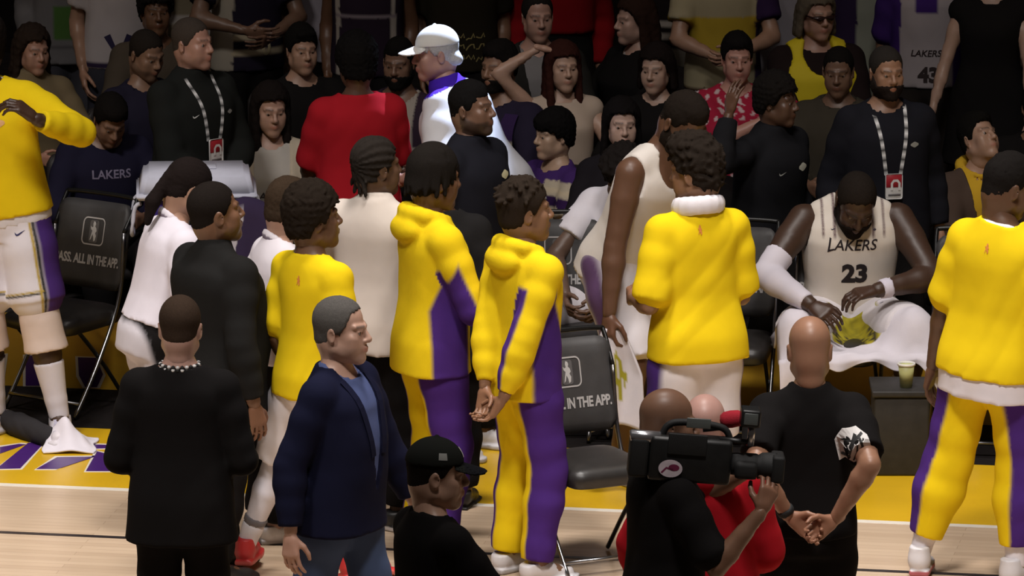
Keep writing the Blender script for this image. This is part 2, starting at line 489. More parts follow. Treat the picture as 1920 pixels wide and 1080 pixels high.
def shoe_mesh(kind):
    """left shoe, heel at y=+.075, toe at y=-.20, sole on z=0; returns V, F, zone (0 upper, 1 sole, 2 collar)"""
    b = Blob(.02)
    L = .205 if kind != 'dress' else .215
    def sole(X, Y, Z):
        w = .040+.010*np.sin(np.clip((Y+L)/(L+.08), 0, 1)*pi)*np.where(Y < -.06, 1.2, .5)
        cx = -.006*np.sin((Y+L)/(L+.08)*pi)
        e = np.maximum(np.abs(X-cx)-w, np.maximum(Y-.072, -L-Y+ (np.abs(X-cx)/.05)**2*.035))
        return np.maximum(e, np.maximum(-Z, Z-(.024 if kind != 'dress' else .014)))
    b.cone((0, .035, .052), (-.004, -.15, .034), .040, .030, k=.02)
    b.cone((0, .03, .07), (0, -.06, .055), .040, .034, k=.02)
    b.cone((0, .028, .06), (0, .030, .115 if kind == 'high' else .088), .041, .042, k=.02)
    if kind == 'dress': b.cone((0, -.1, .03), (-.002, -.19, .022), .034, .022, k=.02)
    b.add(lambda X, Y, Z: -Z+0*X+0*Y, (-.3, -.3, -.3), (.3, .3, .3), op='x', k=0)
    b.add(lambda X, Y, Z: Z-(.125 if kind == 'high' else .095)+Y*.12+0*X, (-.3, -.3, -.3), (.3, .3, .3), op='x', k=0)
    b.add(sole, (-.062, -.23, 0), (.062, .085, .03), k=.004)
    if kind != 'dress':
        for i in range(5):
            y = -.055-.020*i; z = .093-.0105*i
            b.cone((-.022, y, z-.004), (.022, y, z-.004), .0045, .0045, k=.002)
    V, F = b.mesh(.0085)
    zone = (V[:, 2] < (.023 if kind != 'dress' else .013)).astype(float)
    lace = ((np.abs(V[:, 0]) < .024) & (V[:, 1] < -.045) & (V[:, 1] > -.145) & (V[:, 2] > .055-.0*V[:, 1])).astype(float)
    return V, F, zone, lace

CACHE = {}
def cached(key, fn, *a):
    if key not in CACHE: CACHE[key] = fn(*a)
    return CACHE[key]
def eye_mesh(iris):
    """an eyeball of radius 1 with white, iris and pupil rings"""
    key = ('eye', iris)
    if key in CACHE: return CACHE[key]
    V, F, C = [], [], []
    rings = [0, 8, 16, 24, 30, 40, 60, 90, 120, 150, 180]; n = 14
    for a in rings:
        for j in range(n):
            t = 2*pi*j/n; s = sin(radians(a))
            V.append((s*cos(t), -cos(radians(a)), s*sin(t)))
            C.append((.01, .01, .01) if a <= 8 else ({'brown': (.06, .028, .012), 'dark': (.025, .014, .008), 'blue': (.12, .2, .3)}[iris] if a <= 30 else (.24, .22, .21)))
    for i in range(len(rings)-1):
        for j in range(n): F.append((i*n+j, i*n+(j+1) % n, (i+1)*n+(j+1) % n, (i+1)*n+j))
    me = new_mesh('eye', V, F, vmat('eye_surface', rough=.15, bump=0, spec=.5, vary=.02), C)
    CACHE[key] = me
    return me

# ------------------------------------------------------------------ skeleton
BODY = [(-.075, .060, .052, .006), (-.05, .088, .060, .008), (0, .094, .066, .008), (.05, .086, .060, .002), (.10, .083, .058, -.002), (.16, .092, .064, -.004),
        (.215, .101, .067, -.002), (.250, .094, .058, .004), (.276, .064, .046, .010), (.298, .040, .036, .012), (.318, .030, .030, .010)]
FEMB = [(-.075, .062, .054, .008), (-.05, .092, .064, .010), (0, .098, .066, .010), (.05, .084, .056, .002), (.10, .072, .050, -.002), (.16, .080, .060, -.006),
        (.205, .088, .068, -.010), (.245, .086, .056, .002), (.280, .062, .042, .010), (.300, .036, .032, .012), (.318, .026, .026, .010)]
ARM_T = [0, .35, .8, 1.0, 1.25, 1.6, 2.0]
ARM_R = [.0300, .0295, .0240, .0232, .0250, .0195, .0155]
LEG_T = [0, .3, .75, 1.0, 1.1, 1.35, 1.8, 2.0]
LEG_R = [.0500, .0485, .0360, .0315, .0305, .0325, .0215, .0195]

def ik(S, T, a, b, pole):
    v = T-S; d = np.linalg.norm(v); u = v/max(d, 1e-6)
    d2 = min(d, (a+b)*.998); T = S+u*d2
    x = (a*a-b*b+d2*d2)/(2*d2); hgt = math.sqrt(max(a*a-x*x, 0))
    p = np.asarray(pole, float); p = p-u*(p@u); p = unit(p) if np.linalg.norm(p) > 1e-5 else unit(np.cross(u, (1, 0, 0)))
    return S+u*x+p*hgt, T

class Sk:
    """joints in metres in the person's own frame: front is -y, their left is +x"""
    def __init__(s, H=1.8, w=1.0, fem=False, pel=(0, 0, .53), lean=0, side=0, twist=0, hips=0, head=(0, 0, 0), sh=1.0, shrug=0.0,
                 L=None, R=None, lL=None, lR=None, hs=1.0, thick=1.0, neck=0, belly=0.0, **kw):
        s.H, s.w, s.fem, s.thick = H, w, fem, thick
        s.pel = np.array(pel, float)*H
        s.Rp = rz(hips)
        s.Rt = rz(twist) @ rx(lean) @ ry(side)
        at = lambda x, y, z: s.pel+s.Rt @ (np.array([x, y, z])*H)
        s.at = at
        s.neck = at(0, .008, .30)
        sw = (.089 if fem else .097)*sh
        s.S = {+1: at(sw, .004, .251+shrug), -1: at(-sw, .004, .251+shrug)}
        s.hs = 1.07*hs*(H/1.8)**.6
        y, p, r = head
        s.Rn = rz(twist) @ rx(lean*.55+p*.35+neck)
        s.Rh = rz(y) @ rx(p) @ ry(r)
        s.hc = s.neck+s.Rn @ (np.array([0, -.016, .149*H/1.8]))
        s.E, s.W, s.hand = {}, {}, {}
        for k, d in ((1, L), (-1, R)):
            d = dict(d or {})
            wt = d.get('w', (.138, -.015, .475))
            T = np.array([wt[0]*(k if not d.get('abs') else 1), wt[1], wt[2]])*H
            pole = np.array(d.get('e', (.35, 1.0, -.1)), float); pole[0] *= k
            s.E[k], s.W[k] = ik(s.S[k], T, .172*H, .150*H, pole)
            s.hand[k] = d
        s.Hp, s.Kn, s.An = {}, {}, {}
        for k, d in ((1, lL), (-1, lR)):
            d = dict(d or {})
            a = d.get('a', (.065, .012, .045))
            s.Hp[k] = s.pel+s.Rp @ (np.array([k*.046, .004, -.012])*H)
            T = np.array([a[0]*k if not d.get('abs') else a[0], a[1], a[2]])*H
            pole = np.array(d.get('k', (.12, -1, 0)), float); pole[0] *= k
            s.Kn[k], s.An[k] = ik(s.Hp[k], T, .240*H, .238*H, pole)
            d.setdefault('toe', 12.0)
            setattr(s, 'foot%d' % k, d)
        s.prof = FEMB if fem else BODY
        s.belly = belly
    def arm(s, k, t): return s.S[k]+(s.E[k]-s.S[k])*t if t <= 1 else s.E[k]+(s.W[k]-s.E[k])*(t-1)
    def leg(s, k, t): return s.Hp[k]+(s.Kn[k]-s.Hp[k])*t if t <= 1 else s.Kn[k]+(s.An[k]-s.Kn[k])*(t-1)
    def ra(s, t): return float(np.interp(t, ARM_T, ARM_R))*s.H*s.thick*(.86 if s.fem else 1)
    def rl(s, t): return float(np.interp(t, LEG_T, LEG_R))*s.H*(.5+.5*s.w)
    def profile(s, off=0.0, lo=-.075, hi=.318, box=0.0, flare=0.0):
        out = []
        H = s.H
        pr = np.array(s.prof)
        for t in np.linspace(lo, hi, 22):
            a, b, y = [np.interp(t, pr[:, 0], pr[:, c]) for c in (1, 2, 3)]
            if t < -.05: a = np.interp(-.05, pr[:, 0], pr[:, 1]); b = np.interp(-.05, pr[:, 0], pr[:, 2])
            bw = np.interp(t, [.0, .06, .12, .2], [.3, 1, 1, 0])*s.belly
            A = a*H*(s.w if t < .27 else 1)+off; B = (b+bw*.5)*H*(s.w if t < .27 else 1)+off
            if box and t < .2:
                ca = np.interp(.21, pr[:, 0], pr[:, 1])*H*s.w+off; cb = np.interp(.2, pr[:, 0], pr[:, 2])*H*s.w+off
                A = A+(max(ca, A)-A)*box; B = B+(max(cb, B)-B)*box
            if flare and t < .1: A += flare*(.1-t)/.2; B += flare*(.1-t)/.2
            out.append((t*H, A, B, (y-bw*.5)*H))
        return out

def limb(b, sk, kind, k, t0, t1, o0, o1, k_=.012, capped=True, mid=None):
    """a sleeve or trouser leg: round cones along a limb from t0 to t1, grown by o0..o1"""
    P, r, T = (sk.arm, sk.ra, ARM_T) if kind == 'arm' else (sk.leg, sk.rl, LEG_T)
    ts = sorted({t0, t1, *[t for t in T if t0 < t < t1]})
    def off(t):
        u = (t-t0)/(t1-t0)
        return o0+(o1-o0)*u if mid is None else float(np.interp(t, *mid))
    for a, c in zip(ts[:-1], ts[1:]):
        cuts = []
        pa, pc = P(k, a), P(k, c)
        if capped and c == t1: cuts.append((pc, unit(P(k, c)-P(k, max(c-.1, 0)))))
        if capped and a == t0 and t0 > 0: cuts.append((pa, -unit(P(k, a+.05)-P(k, a))))
        b.cone(pa, pc, r(a)+off(a), r(c)+off(c), k=k_, cuts=cuts)

def body_of(sk, skin, lips=None, browc=(.02, .014, .01), stubble=0.0, beardc=(.02, .015, .012), vox=.012, hide=0.004, foot=True, face=1.0):
    """one skin mesh: neck, trunk, arms and legs, with overlapping unwelded head and hands"""
    b = Blob(.03)
    H = sk.H
    b.loft(sk.pel, sk.Rt, sk.profile(-hide, -.052), n=2.2)
    b.cone(sk.neck-sk.Rn @ np.array([0, -.01, .03]), sk.hc+sk.Rh @ np.array([0, .022, -.075])*sk.hs, .056*sk.hs*(.84 if sk.fem else 1), .052*sk.hs*(.84 if sk.fem else 1), k=.03)
    for k in (1, -1):
        b.cone(sk.at(k*.028, .012, .288), sk.at(k*.080, .007, .258), .021*H, .027*H, k=.03)
        b.ball(sk.S[k], .031*H*(.5+.5*sk.thick), k=.03)
        limb(b, sk, 'arm', k, 0, 2.0, 0, 0, capped=False)
        limb(b, sk, 'leg', k, 0, 2.0, 0, 0, k_=.02, capped=False)
        f = rz(sk.__dict__['foot%d' % k]['toe']*k) @ np.array([0, -1, 0])
        if foot: b.cone(sk.An[k], sk.An[k]+f*.06*H+np.array([0, 0, -.022*H]), .019*H, .017*H, k=.02)
    V, F = b.mesh(vox)
    skin = np.array(skin, float)
    C = np.tile(skin, (len(V), 1))
    # head
    res = .0050 if vox < .018 else .0068
    hv, hf, lp, br, bd = cached(('head', sk.fem, res), head_mesh, sk.fem, res)
    hc = np.tile(skin, (len(hv), 1))
    lipc = np.array(lips) if lips is not None else skin*np.array([.92, .62, .60])
    hc += (lipc-hc)*(lp*.8)[:, None]
    hc += (np.array(browc)-hc)*(br*.75)[:, None]
    hc += (np.array(beardc)-hc)*(bd*stubble)[:, None]
    vs, fs, cs = [V], [F], [C]
    n = len(V)
    vs.append((hv*sk.hs) @ sk.Rh.T+sk.hc); fs.append(hf+n); cs.append(hc); n += len(hv)
    for k in (1, -1):
        d = sk.hand[k]
        curl = d.get('curl', 22)
        gv, gf = cached(('hand', curl, d.get('spread', 4), d.get('grip', 0)), hand_mesh, curl, d.get('spread', 4), 25, d.get('grip', 0))
        gv = gv.copy(); gf2 = gf
        if k < 0: gv[:, 0] *= -1; gf2 = gf[:, ::-1]
        fd = unit(d.get('hd') or (sk.W[k]-sk.E[k]))
        if d.get('hd'): fd = unit(np.array(fd)*np.array([k, 1, 1]))
        pn = np.array(d.get('pn', (-1, -.1, 0)), float)*np.array([k, 1, 1])
        z = -fd; x = -pn if k > 0 else pn
        x = unit(x-z*(x@z)); y = np.cross(z, x)
        M = np.stack([x, y, z], 1)
        sc = H/1.8*(.88 if sk.fem else 1.0)*d.get('hsc', 1.0)
        vs.append((gv*sc) @ M.T+sk.W[k]+fd*.012); fs.append(gf2+n); cs.append(np.tile(skin*np.array([1.04, .98, .97]), (len(gv), 1))); n += len(gv)
    return np.concatenate(vs), np.concatenate(fs), np.concatenate(cs)
# ------------------------------------------------------------------ clothes
def _paint(V, sk, col):
    if callable(col): return col(V, sk)
    return np.tile(np.array(col, float), (len(V), 1))

def neck_cut(b, sk, t, tilt):
    c = sk.at(0, 0, t); n = unit(sk.Rt @ np.array([0, -tilt, 1.0])); r = (.043 if sk.fem else .047)*sk.H+.006
    a = sk.at(0, .010, .29); u = unit(sk.hc-sk.neck)
    def fn(X, Y, Z):
        x, y, z = X-a[0], Y-a[1], Z-a[2]; q = x*u[0]+y*u[1]+z*u[2]
        d = np.sqrt((x-q*u[0])**2+(y-q*u[1])**2+(z-q*u[2])**2)-r
        return np.maximum(-((X-c[0])*n[0]+(Y-c[1])*n[1]+(Z-c[2])*n[2]), d)
    b.add(fn, a-.35, a+.35, op='-', k=.006)

def top(name='shirt', col=(.5, .5, .5), off=.014, hem=-.055, sl=.72, so=(.016, .034), box=.6, flare=.02, neck=(.292, .55), mat=None, vox=None,
        amp=.004, seed=1, hood=0, stand=0.0, vcut=None, mid=None, open_front=False, collar_r=.0, extra=None):
    def make(sk, vx):
        H = sk.H; b = Blob(.03)
        b.loft(sk.pel, sk.Rt, sk.profile(off, hem, .312, box, flare), n=2.35)
        for k in (1, -1):
            b.cone(sk.at(k*.028, .012, .286), sk.at(k*.080, .007, .257), .021*H+off*.8, .027*H+off*.9, k=.03)
            b.ball(sk.S[k], .031*H*(.5+.5*sk.thick)+off*.8, k=.03)
            if sl: limb(b, sk, 'arm', k, 0, sl, so[0], so[1], k_=.022, mid=mid)
        nc = sk.at(0, .008, .27); nd = sk.hc-sk.neck
        if stand:
            b.cone(sk.at(0, .010, .285), sk.neck+nd*.12+unit(nd)*stand, .040*H+off*.5, .034*H+off*.5, k=.02, cuts=[(sk.neck+nd*.12+unit(nd)*stand, unit(nd))])
        else:
            neck_cut(b, sk, *neck)
            b.cone(sk.neck-nd*.1, sk.neck+nd, .033*H*(.86 if sk.fem else 1)+collar_r, .040*H, k=.008, op='-')
        if hood:
            # the hood lies in a ring round the neck and hangs as a pouch behind it
            n = 16
            pts = [sk.at(.050*sin(2*pi*i/n), .016+.048*cos(2*pi*i/n), .300+.012*cos(2*pi*i/n)) for i in range(n+1)]
            for i in range(n):
                r = (.0155+.0065*cos(2*pi*(i+.5)/n))*H*hood
                b.cone(pts[i], pts[i+1], r, r, k=.008)
            b.ball(sk.at(0, .066, .272), (.062*H*hood, .034*H*hood, .036*H*hood), R=sk.Rt @ rx(-18), k=.02)
            b.cone(sk.neck-nd*.1, sk.neck+nd, .036*H, .050*H, k=.010, op='-')
        if vcut:
            # an open front: the wedge between the lapels
            d, w = vcut
            a = sk.at(0, -.12, .31); c = sk.at(0, -.12, d)
            ax = sk.Rt[:, 0]; az = sk.Rt[:, 2]; ay = sk.Rt[:, 1]
            def fn(X, Y, Z):
                x = (X-c[0])*ax[0]+(Y-c[1])*ax[1]+(Z-c[2])*ax[2]
                z = (X-c[0])*az[0]+(Y-c[1])*az[1]+(Z-c[2])*az[2]
                y = (X-sk.pel[0])*ay[0]+(Y-sk.pel[1])*ay[1]+(Z-sk.pel[2])*ay[2]
                ww = w*np.clip(z/((.31-d)*H), 0, 1) if not open_front else w*np.clip(.25+z/((.31-d)*H), .2, 1)
                return np.maximum(np.maximum(np.abs(x)-ww, y-.005*H), -z if not open_front else -9+0*z)
            b.add(fn, np.minimum(a, c)-.6, np.maximum(a, c)+.6, op='-', k=.006)
        if extra: extra(b, sk)
        V, F = b.mesh(vox or vx, folds(seed, amp))
        return name, V, F, _paint(V, sk, col), mat or CLOTH
    return make

def tank(name='jersey', col=(.8, .8, .8), off=.012, hem=-.05, box=.5, flare=.015, vox=None, amp=.003, seed=1, mat=None, scoop=.058, arm=.050):
    def make(sk, vx):
        H = sk.H; b = Blob(.03)
        b.loft(sk.pel, sk.Rt, sk.profile(off, hem, .300, box, flare), n=2.35)
        for k in (1, -1):
            b.cone(sk.at(k*.033, .011, .286), sk.at(k*.070, .008, .264), .021*H+off, .026*H+off, k=.03)
            a = sk.S[k]+sk.Rt @ np.array([k*.022*H, 0, -.012*H])
            b.ball(a, (arm*H*.8, arm*H*1.15, arm*H*1.25), R=sk.Rt, k=.008, op='-')
        b.ball(sk.at(0, -.055, .292), (.048*H, .075*H, scoop*H), R=sk.Rt, k=.008, op='-')
        b.ball(sk.at(0, .060, .305), (.042*H, .06*H, .030*H), R=sk.Rt, k=.008, op='-')
        nd = sk.hc-sk.neck
        b.cone(sk.neck-nd*.1, sk.neck+nd, .037*H, .045*H, k=.008, op='-')
        V, F = b.mesh(vox or vx, folds(seed, amp))
        return name, V, F, _paint(V, sk, col), mat or JERSEY
    return make

def bottom(name='trousers', col=(.02, .02, .02), off=.010, t1=1.93, o=(.012, .03), waist=.06, mid=None, mat=None, vox=None, amp=.004, seed=2, crotch=.0):
    def make(sk, vx):
        H = sk.H; b = Blob(.03)
        R = sk.Rp if abs(sk.Rt[2, 2]) < .8 or name in ('shorts',) else sk.Rt
        b.loft(sk.pel, sk.Rt, [q for q in sk.profile(off, -.060, waist)], n=2.3)
        b.ball(sk.pel+np.array([0, .004*H, -.02*H]), (.088*H*sk.w+off, .062*H*sk.w+off, .066*H), R=sk.Rp, k=.04)
        if crotch: b.ball(sk.pel+np.array([0, 0, -.075*H-crotch]), (.055*H, .045*H, .05*H), k=.05)
        for k in (1, -1): limb(b, sk, 'leg', k, 0, t1, o[0], o[1], k_=.03, mid=mid)
        V, F = b.mesh(vox or (vx*1.2 if vx < .0125 else .024), folds(seed, amp))
        return name, V, F, _paint(V, sk, col), mat or CLOTH
    return make

def band(name, kind, ks, t0, t1, o=(.004, .004), col=(.8, .8, .8), mat=None, vox=None, amp=0.0, seed=3):
    """a sleeve, sock, wristband or knee pad round part of a limb; one object per limb in ks"""
    def mk(k):
        def make(sk, vx):
            b = Blob(.012); limb(b, sk, kind, k, t0, t1, o[0], o[1])
            V, F = b.mesh(vox or min(vx, .010), folds(seed, amp) if amp else None)
            return name, V, F, _paint(V, sk, col), mat or JERSEY
        return make
    return [mk(k) for k in ks]

def towel_collar(col=(.74, .71, .75), r=.022):
    def make(sk, vx):
        b = Blob(.015); H = sk.H
        n = 16; P = [sk.at(.050*sin(2*pi*i/n), .010+.050*cos(2*pi*i/n), .308+.012*cos(2*pi*i/n)) for i in range(n+1)]
        for i in range(n): b.cone(P[i], P[i+1], r, r*1.0, flat=(tuple(sk.Rt[:, 2]), 1.7))
        V, F = b.mesh(min(vx, .010), folds(5, .003))
        return 'towel_collar', V, F, _paint(V, sk, col), KNIT
    return make

def polo_collar(col, line):
    def make(sk, vx):
        b = Blob(.008); n = 20; H = sk.H
        P = [sk.at(.040*sin(2*pi*i/n), .012+.040*cos(2*pi*i/n), .294+.020*cos(2*pi*i/n)) for i in range(n+1)]
        for i in range(n):
            if abs(i+.5-n/2) > 1: b.cone(P[i], P[i+1], .011, .011, flat=(tuple(sk.Rt[:, 2]), 1.9))
        V, F = b.mesh(.007)
        C = np.tile(np.array(col, float), (len(V), 1)); y = tor(V, sk)
        C[(y[2]-.294-.5*(y[1]-.012)) < -.004] = line
        return 'collar', V, F, C, CLOTH
    return make

# ------------------------------------------------------------------ print on cloth
def glyphs(text, shear=0.0, bold=0.0, spacing=1.0, font=None):
    key = ('glyph', text, shear, bold, spacing)
    if key in CACHE: return CACHE[key]
    c = bpy.data.curves.new('writing', 'FONT'); c.body = text; c.size = 1.0; c.align_x = 'CENTER'; c.align_y = 'CENTER'
    c.shear = shear; c.offset = bold; c.space_character = spacing; c.resolution_u = 3
    o = bpy.data.objects.new('writing', c); COLL.objects.link(o)
    dg = bpy.context.evaluated_depsgraph_get()
    me = bpy.data.meshes.new_from_object(o.evaluated_get(dg))
    bpy.data.objects.remove(o); bpy.data.curves.remove(c)
    V = np.array([v.co[:] for v in me.vertices]); me.calc_loop_triangles()
    T = [tuple(t.vertices) for t in me.loop_triangles]
    bpy.data.meshes.remove(me)
    # scale so that cap height is 1
    w = V[:, :2].max(0)-V[:, :2].min(0)
    V[:, :2] -= (V[:, :2].max(0)+V[:, :2].min(0))/2
    V[:, :2] /= w[1]
    CACHE[key] = (V[:, :2], T, w[0]/w[1])
    return CACHE[key]

def poly(pts):
    """a filled outline as triangles (fan over its own centroid works for star-shaped marks)"""
    p = np.array(pts, float); c = p.mean(0)
    V = np.vstack([p, c]); n = len(p)
    return V, [(i, (i+1) % n, n) for i in range(n)], None

def merge2d(*items):
    V, T, n = [], [], 0
    for (v, t, _), (sx, sy, dx, dy) in items:
        v = np.array(v)*[sx, sy]+[dx, dy]
        V.append(v); T += [tuple(i+n for i in q) for q in t]; n += len(v)
    return np.concatenate(V), T, None

def refine(V, T, L):
    """split triangles until no edge is longer than L"""
    V = [tuple(v) for v in V]; T = list(T)
    for _ in range(7):
        out, mid, done = [], {}, True
        def m(a, b):
            k = (min(a, b), max(a, b))
            if k not in mid:
                mid[k] = len(V); V.append(tuple((np.array(V[a])+np.array(V[b]))/2))
            return mid[k]
        long_ = lambda a, b: (V[a][0]-V[b][0])**2+(V[a][1]-V[b][1])**2 > L*L
        for a, b, c in T:
            f = (long_(a, b), long_(b, c), long_(c, a))
            if not any(f): out.append((a, b, c)); continue
            done = False
            if sum(f) == 3 or sum(f) == 2 and True:
                ab, bc, ca = (m(a, b) if f[0] else None, m(b, c) if f[1] else None, m(c, a) if f[2] else None)
                if sum(f) == 3: out += [(a, ab, ca), (ab, b, bc), (ca, bc, c), (ab, bc, ca)]
                elif ab is None: out += [(c, ca, bc), (ca, a, bc), (a, b, bc)]
                elif bc is None: out += [(a, ab, ca), (ab, b, ca), (b, c, ca)]
                else: out += [(b, bc, ab), (a, ab, bc), (a, bc, c)]
            else:
                if f[0]: q = m(a, b); out += [(a, q, c), (q, b, c)]
                elif f[1]: q = m(b, c); out += [(b, q, a), (q, c, a)]
                else: q = m(c, a); out += [(c, q, b), (q, a, b)]
        T = out
        if done: break
    return np.array(V), T

class Print:
    """marks laid on the surface of one garment"""
    def __init__(s, V, F):
        s.bvh = BVHTree.FromPolygons(V.tolist(), F.tolist())
    def lay(s, shape, c, right, up, size, col, lift=.0025, step=.02):
        V, T, _ = shape
        right, up = unit(right), unit(up); nrm = unit(np.cross(right, up))
        V2, T2 = refine(np.array(V)*size, T, step)
        P = np.asarray(c)+V2[:, :1]*right+V2[:, 1:2]*up
        out, ok = [], []
        for p in P:
            h = s.bvh.ray_cast(Vector(p+nrm*.30), Vector(-nrm), .60)
            if h[0] is None: out.append(p); ok.append(False)
            else: out.append(np.array(h[0])+nrm*lift); ok.append(True)
        T3 = [t for t in T2 if all(ok[i] for i in t)]
        return np.array(out), T3, np.tile(np.array(col, float), (len(out), 1))

def bezel(w, h, r, t, n=5):
    """a rounded frame of outer size w x h and line width t, as triangles"""
    def ring(w, h, r):
        P = []
        for cx, cy, a0 in ((1, 1, 0), (-1, 1, 90), (-1, -1, 180), (1, -1, 270)):
            for i in range(n+1):
                a = radians(a0+90*i/n); P.append((cx*(w/2-r)+r*cos(a), cy*(h/2-r)+r*sin(a)))
        return P
    A, B = ring(w, h, r), ring(w-2*t, h-2*t, max(r-t, .01)); m = len(A)
    T = []
    for i in range(m):
        j = (i+1) % m; T += [(i, j, m+j), (i, m+j, m+i)]
    return np.array(A+B), T, None

def ribbon(pts, w):
    """a stroke of width w along 2-D points"""
    p = np.array(pts, float); V = []
    for i in range(len(p)):
        d = p[min(i+1, len(p)-1)]-p[max(i-1, 0)]; d /= max(np.linalg.norm(d), 1e-9); n = np.array([-d[1], d[0]])
        ww = w[i] if np.ndim(w) else w
        V += [p[i]+n*ww/2, p[i]-n*ww/2]
    T = []
    for i in range(len(p)-1): T += [(2*i, 2*i+1, 2*i+3), (2*i, 2*i+3, 2*i+2)]
    return np.array(V), T, None

SWOOSH = ribbon([(-.5, .12), (-.46, -.06), (-.36, -.16), (-.2, -.14), (.1, .02), (.5, .22)], [.02, .12, .18, .17, .12, .01])
CREST = merge2d((poly([(.5*cos(a), .5*sin(a)*(.55+.1*cos(4*a))) for a in np.linspace(0, 2*pi, 22)[:-1]]), (1, 1, 0, 0)))

# ------------------------------------------------------------------ people
PEOPLE = []
def person(label, px, face, wear, skin=(.30, .17, .11), hair=None, haircol=(.012, .009, .008), z0=0.0, y=None, vox=.011, lookeyes=True, iris='brown', stubble=0.0, beard=None,
           cap=None, shoes=None, marks=None, extra=None, group=None, lips=None, browc=None, at=None, beardc=None, hscale=1.0, **kw):
    sk = Sk(**kw)
    th = radians(face)+YAW
    R = rz(math.degrees(th))
    off = R @ sk.hc
    if at is not None: P = np.array(at, float)
    elif y is None:
        P = at_z(px[0], px[1], z0+sk.hc[2]); P = np.array([P[0]-off[0], P[1]-off[1], z0])
    else:
        P = at_y(px[0], px[1], y); P = np.array([P[0]-off[0], P[1]-off[1], P[2]-sk.hc[2]])
    root = empty('person', P, th)
    tag(root, label, 'person', group)
    root['_dbg'] = 0
    del root['_dbg']
    bc = beardc or haircol
    V, F, C = body_of(sk, skin, lips, browc or haircol, stubble, bc, vox=.0175 if vox < .0125 else .025)
    add_obj('body', new_mesh('body', V, F, SKIN, C), root)
    hm = Matrix.Translation(sk.hc) @ Matrix((sk.Rh*sk.hs).tolist()).to_4x4()
    if lookeyes:
        for s in (-1, 1):
            add_obj('eye', eye_mesh(iris), root, hm @ Matrix.Translation((s*.0305, -.0775, .0098)) @ Matrix.Diagonal((.0122, .0122, .0122, 1)))
    if hair:
        key = ('hairobj', hair, tuple(haircol))
        if key not in CACHE:
            hv, hf = cached(('hair', hair), hair_mesh, hair)
            CACHE[key] = new_mesh('hair', hv, hf, HAIRM, np.tile(np.array(haircol, float)*.75, (len(hv), 1)))
        add_obj('hair', CACHE[key], root, hm @ Matrix.Scale(hscale, 4))
    if beard:
        key = ('beardobj', beard, tuple(bc))
        if key not in CACHE:
            hv, hf = cached(('beard', beard), beard_mesh, beard == 'full')
            CACHE[key] = new_mesh('beard', hv, hf, HAIRM, np.tile(np.array(bc, float), (len(hv), 1)))
        add_obj('beard', CACHE[key], root, hm)
    if cap:
        hv, hf = cached(('cap',), cap_mesh)
        cc = np.tile(np.array(cap[0], float), (len(hv), 1))
        if len(cap) > 1: cc[hv[:, 1] < -.093] = cap[1]
        add_obj('cap', new_mesh('cap', hv, hf, CLOTH, cc), root, hm @ Matrix.Rotation(radians(cap[2] if len(cap) > 2 else 0), 4, 'Z'))
    made = {}
    flat = []
    for w in wear: flat += w if isinstance(w, list) else [w]
    for w in flat:
        nm, V, F, C, m = w(sk, vox)
        o = add_obj(nm, new_mesh(nm, V, F, m, C), root)
        made.setdefault(nm, (V, F, o))
    if shoes:
        kind, cu, cs = shoes[:3]; cl = shoes[3] if len(shoes) > 3 else cu
        hv, hf, zn, lc = cached(('shoe', kind), shoe_mesh, kind)
        key = ('shoeobj', kind, tuple(cu), tuple(cs), tuple(cl))
        if key not in CACHE:
            cc = np.tile(np.array(cu, float), (len(hv), 1)); cc[zn > .5] = cs; cc[lc > .5] = cl
            CACHE[key] = new_mesh('shoe', hv, hf, SHOE, cc)
        for k in (1, -1):
            d = sk.__dict__['foot%d' % k]; s = sk.H/1.8
            M = Matrix.Translation(sk.An[k]+np.array([0, 0, -.045*sk.H])) @ Matrix.Rotation(radians(d['toe']*k), 4, 'Z') @ Matrix.Rotation(radians(d.get('tip', 0)), 4, 'X') @ Matrix.Diagonal((-s if k < 0 else s, s, s, 1))
            add_obj('shoe', CACHE[key], root, M)
    if marks:
        for gname, nm, items in marks:
            V, F, o = made[gname]; pr = Print(V, F)
            for shape, c, size, col in items(sk):
                a = sk.Rt[:, 0]*(c[3] if len(c) > 3 else 1)
                v, t, cc = pr.lay(shape, sk.at(*c[:3]), a, sk.Rt[:, 2], size, col)
                if t: add_obj(nm, new_mesh(nm, v, t, PRINT, cc, smooth=False), o)
    if extra: extra(sk, root, made)
    PEOPLE.append((label, root, sk))
    return root, sk, made

def strip_on(pr, pts, w, nrm, lift=.004):
    """a flat band following points, pressed on a garment along nrm"""
    out = []
    for p in pts:
        h = pr.bvh.ray_cast(Vector(np.asarray(p)+nrm*.35), Vector(-nrm), .7)
        out.append(np.array(h[0])+nrm*lift if h[0] is not None else np.asarray(p))
    P = np.array(out); P[1:-1] = (P[:-2]+P[1:-1]*2+P[2:])/4
    V, F = [], []
    for i in range(len(P)):
        d = unit(P[min(i+1, len(P)-1)]-P[max(i-1, 0)]); s = unit(np.cross(d, nrm))
        for a, b in ((-1, -1), (1, -1), (1, 1), (-1, 1)): V.append(P[i]+s*a*w/2+nrm*b*.0012)
    for i in range(len(P)-1):
        for j in range(4): F.append((i*4+j, i*4+(j+1) % 4, i*4+4+(j+1) % 4, i*4+4+j))
    F += [(3, 2, 1, 0), tuple(len(V)-4+j for j in range(4))]
    return np.array(V), F, P

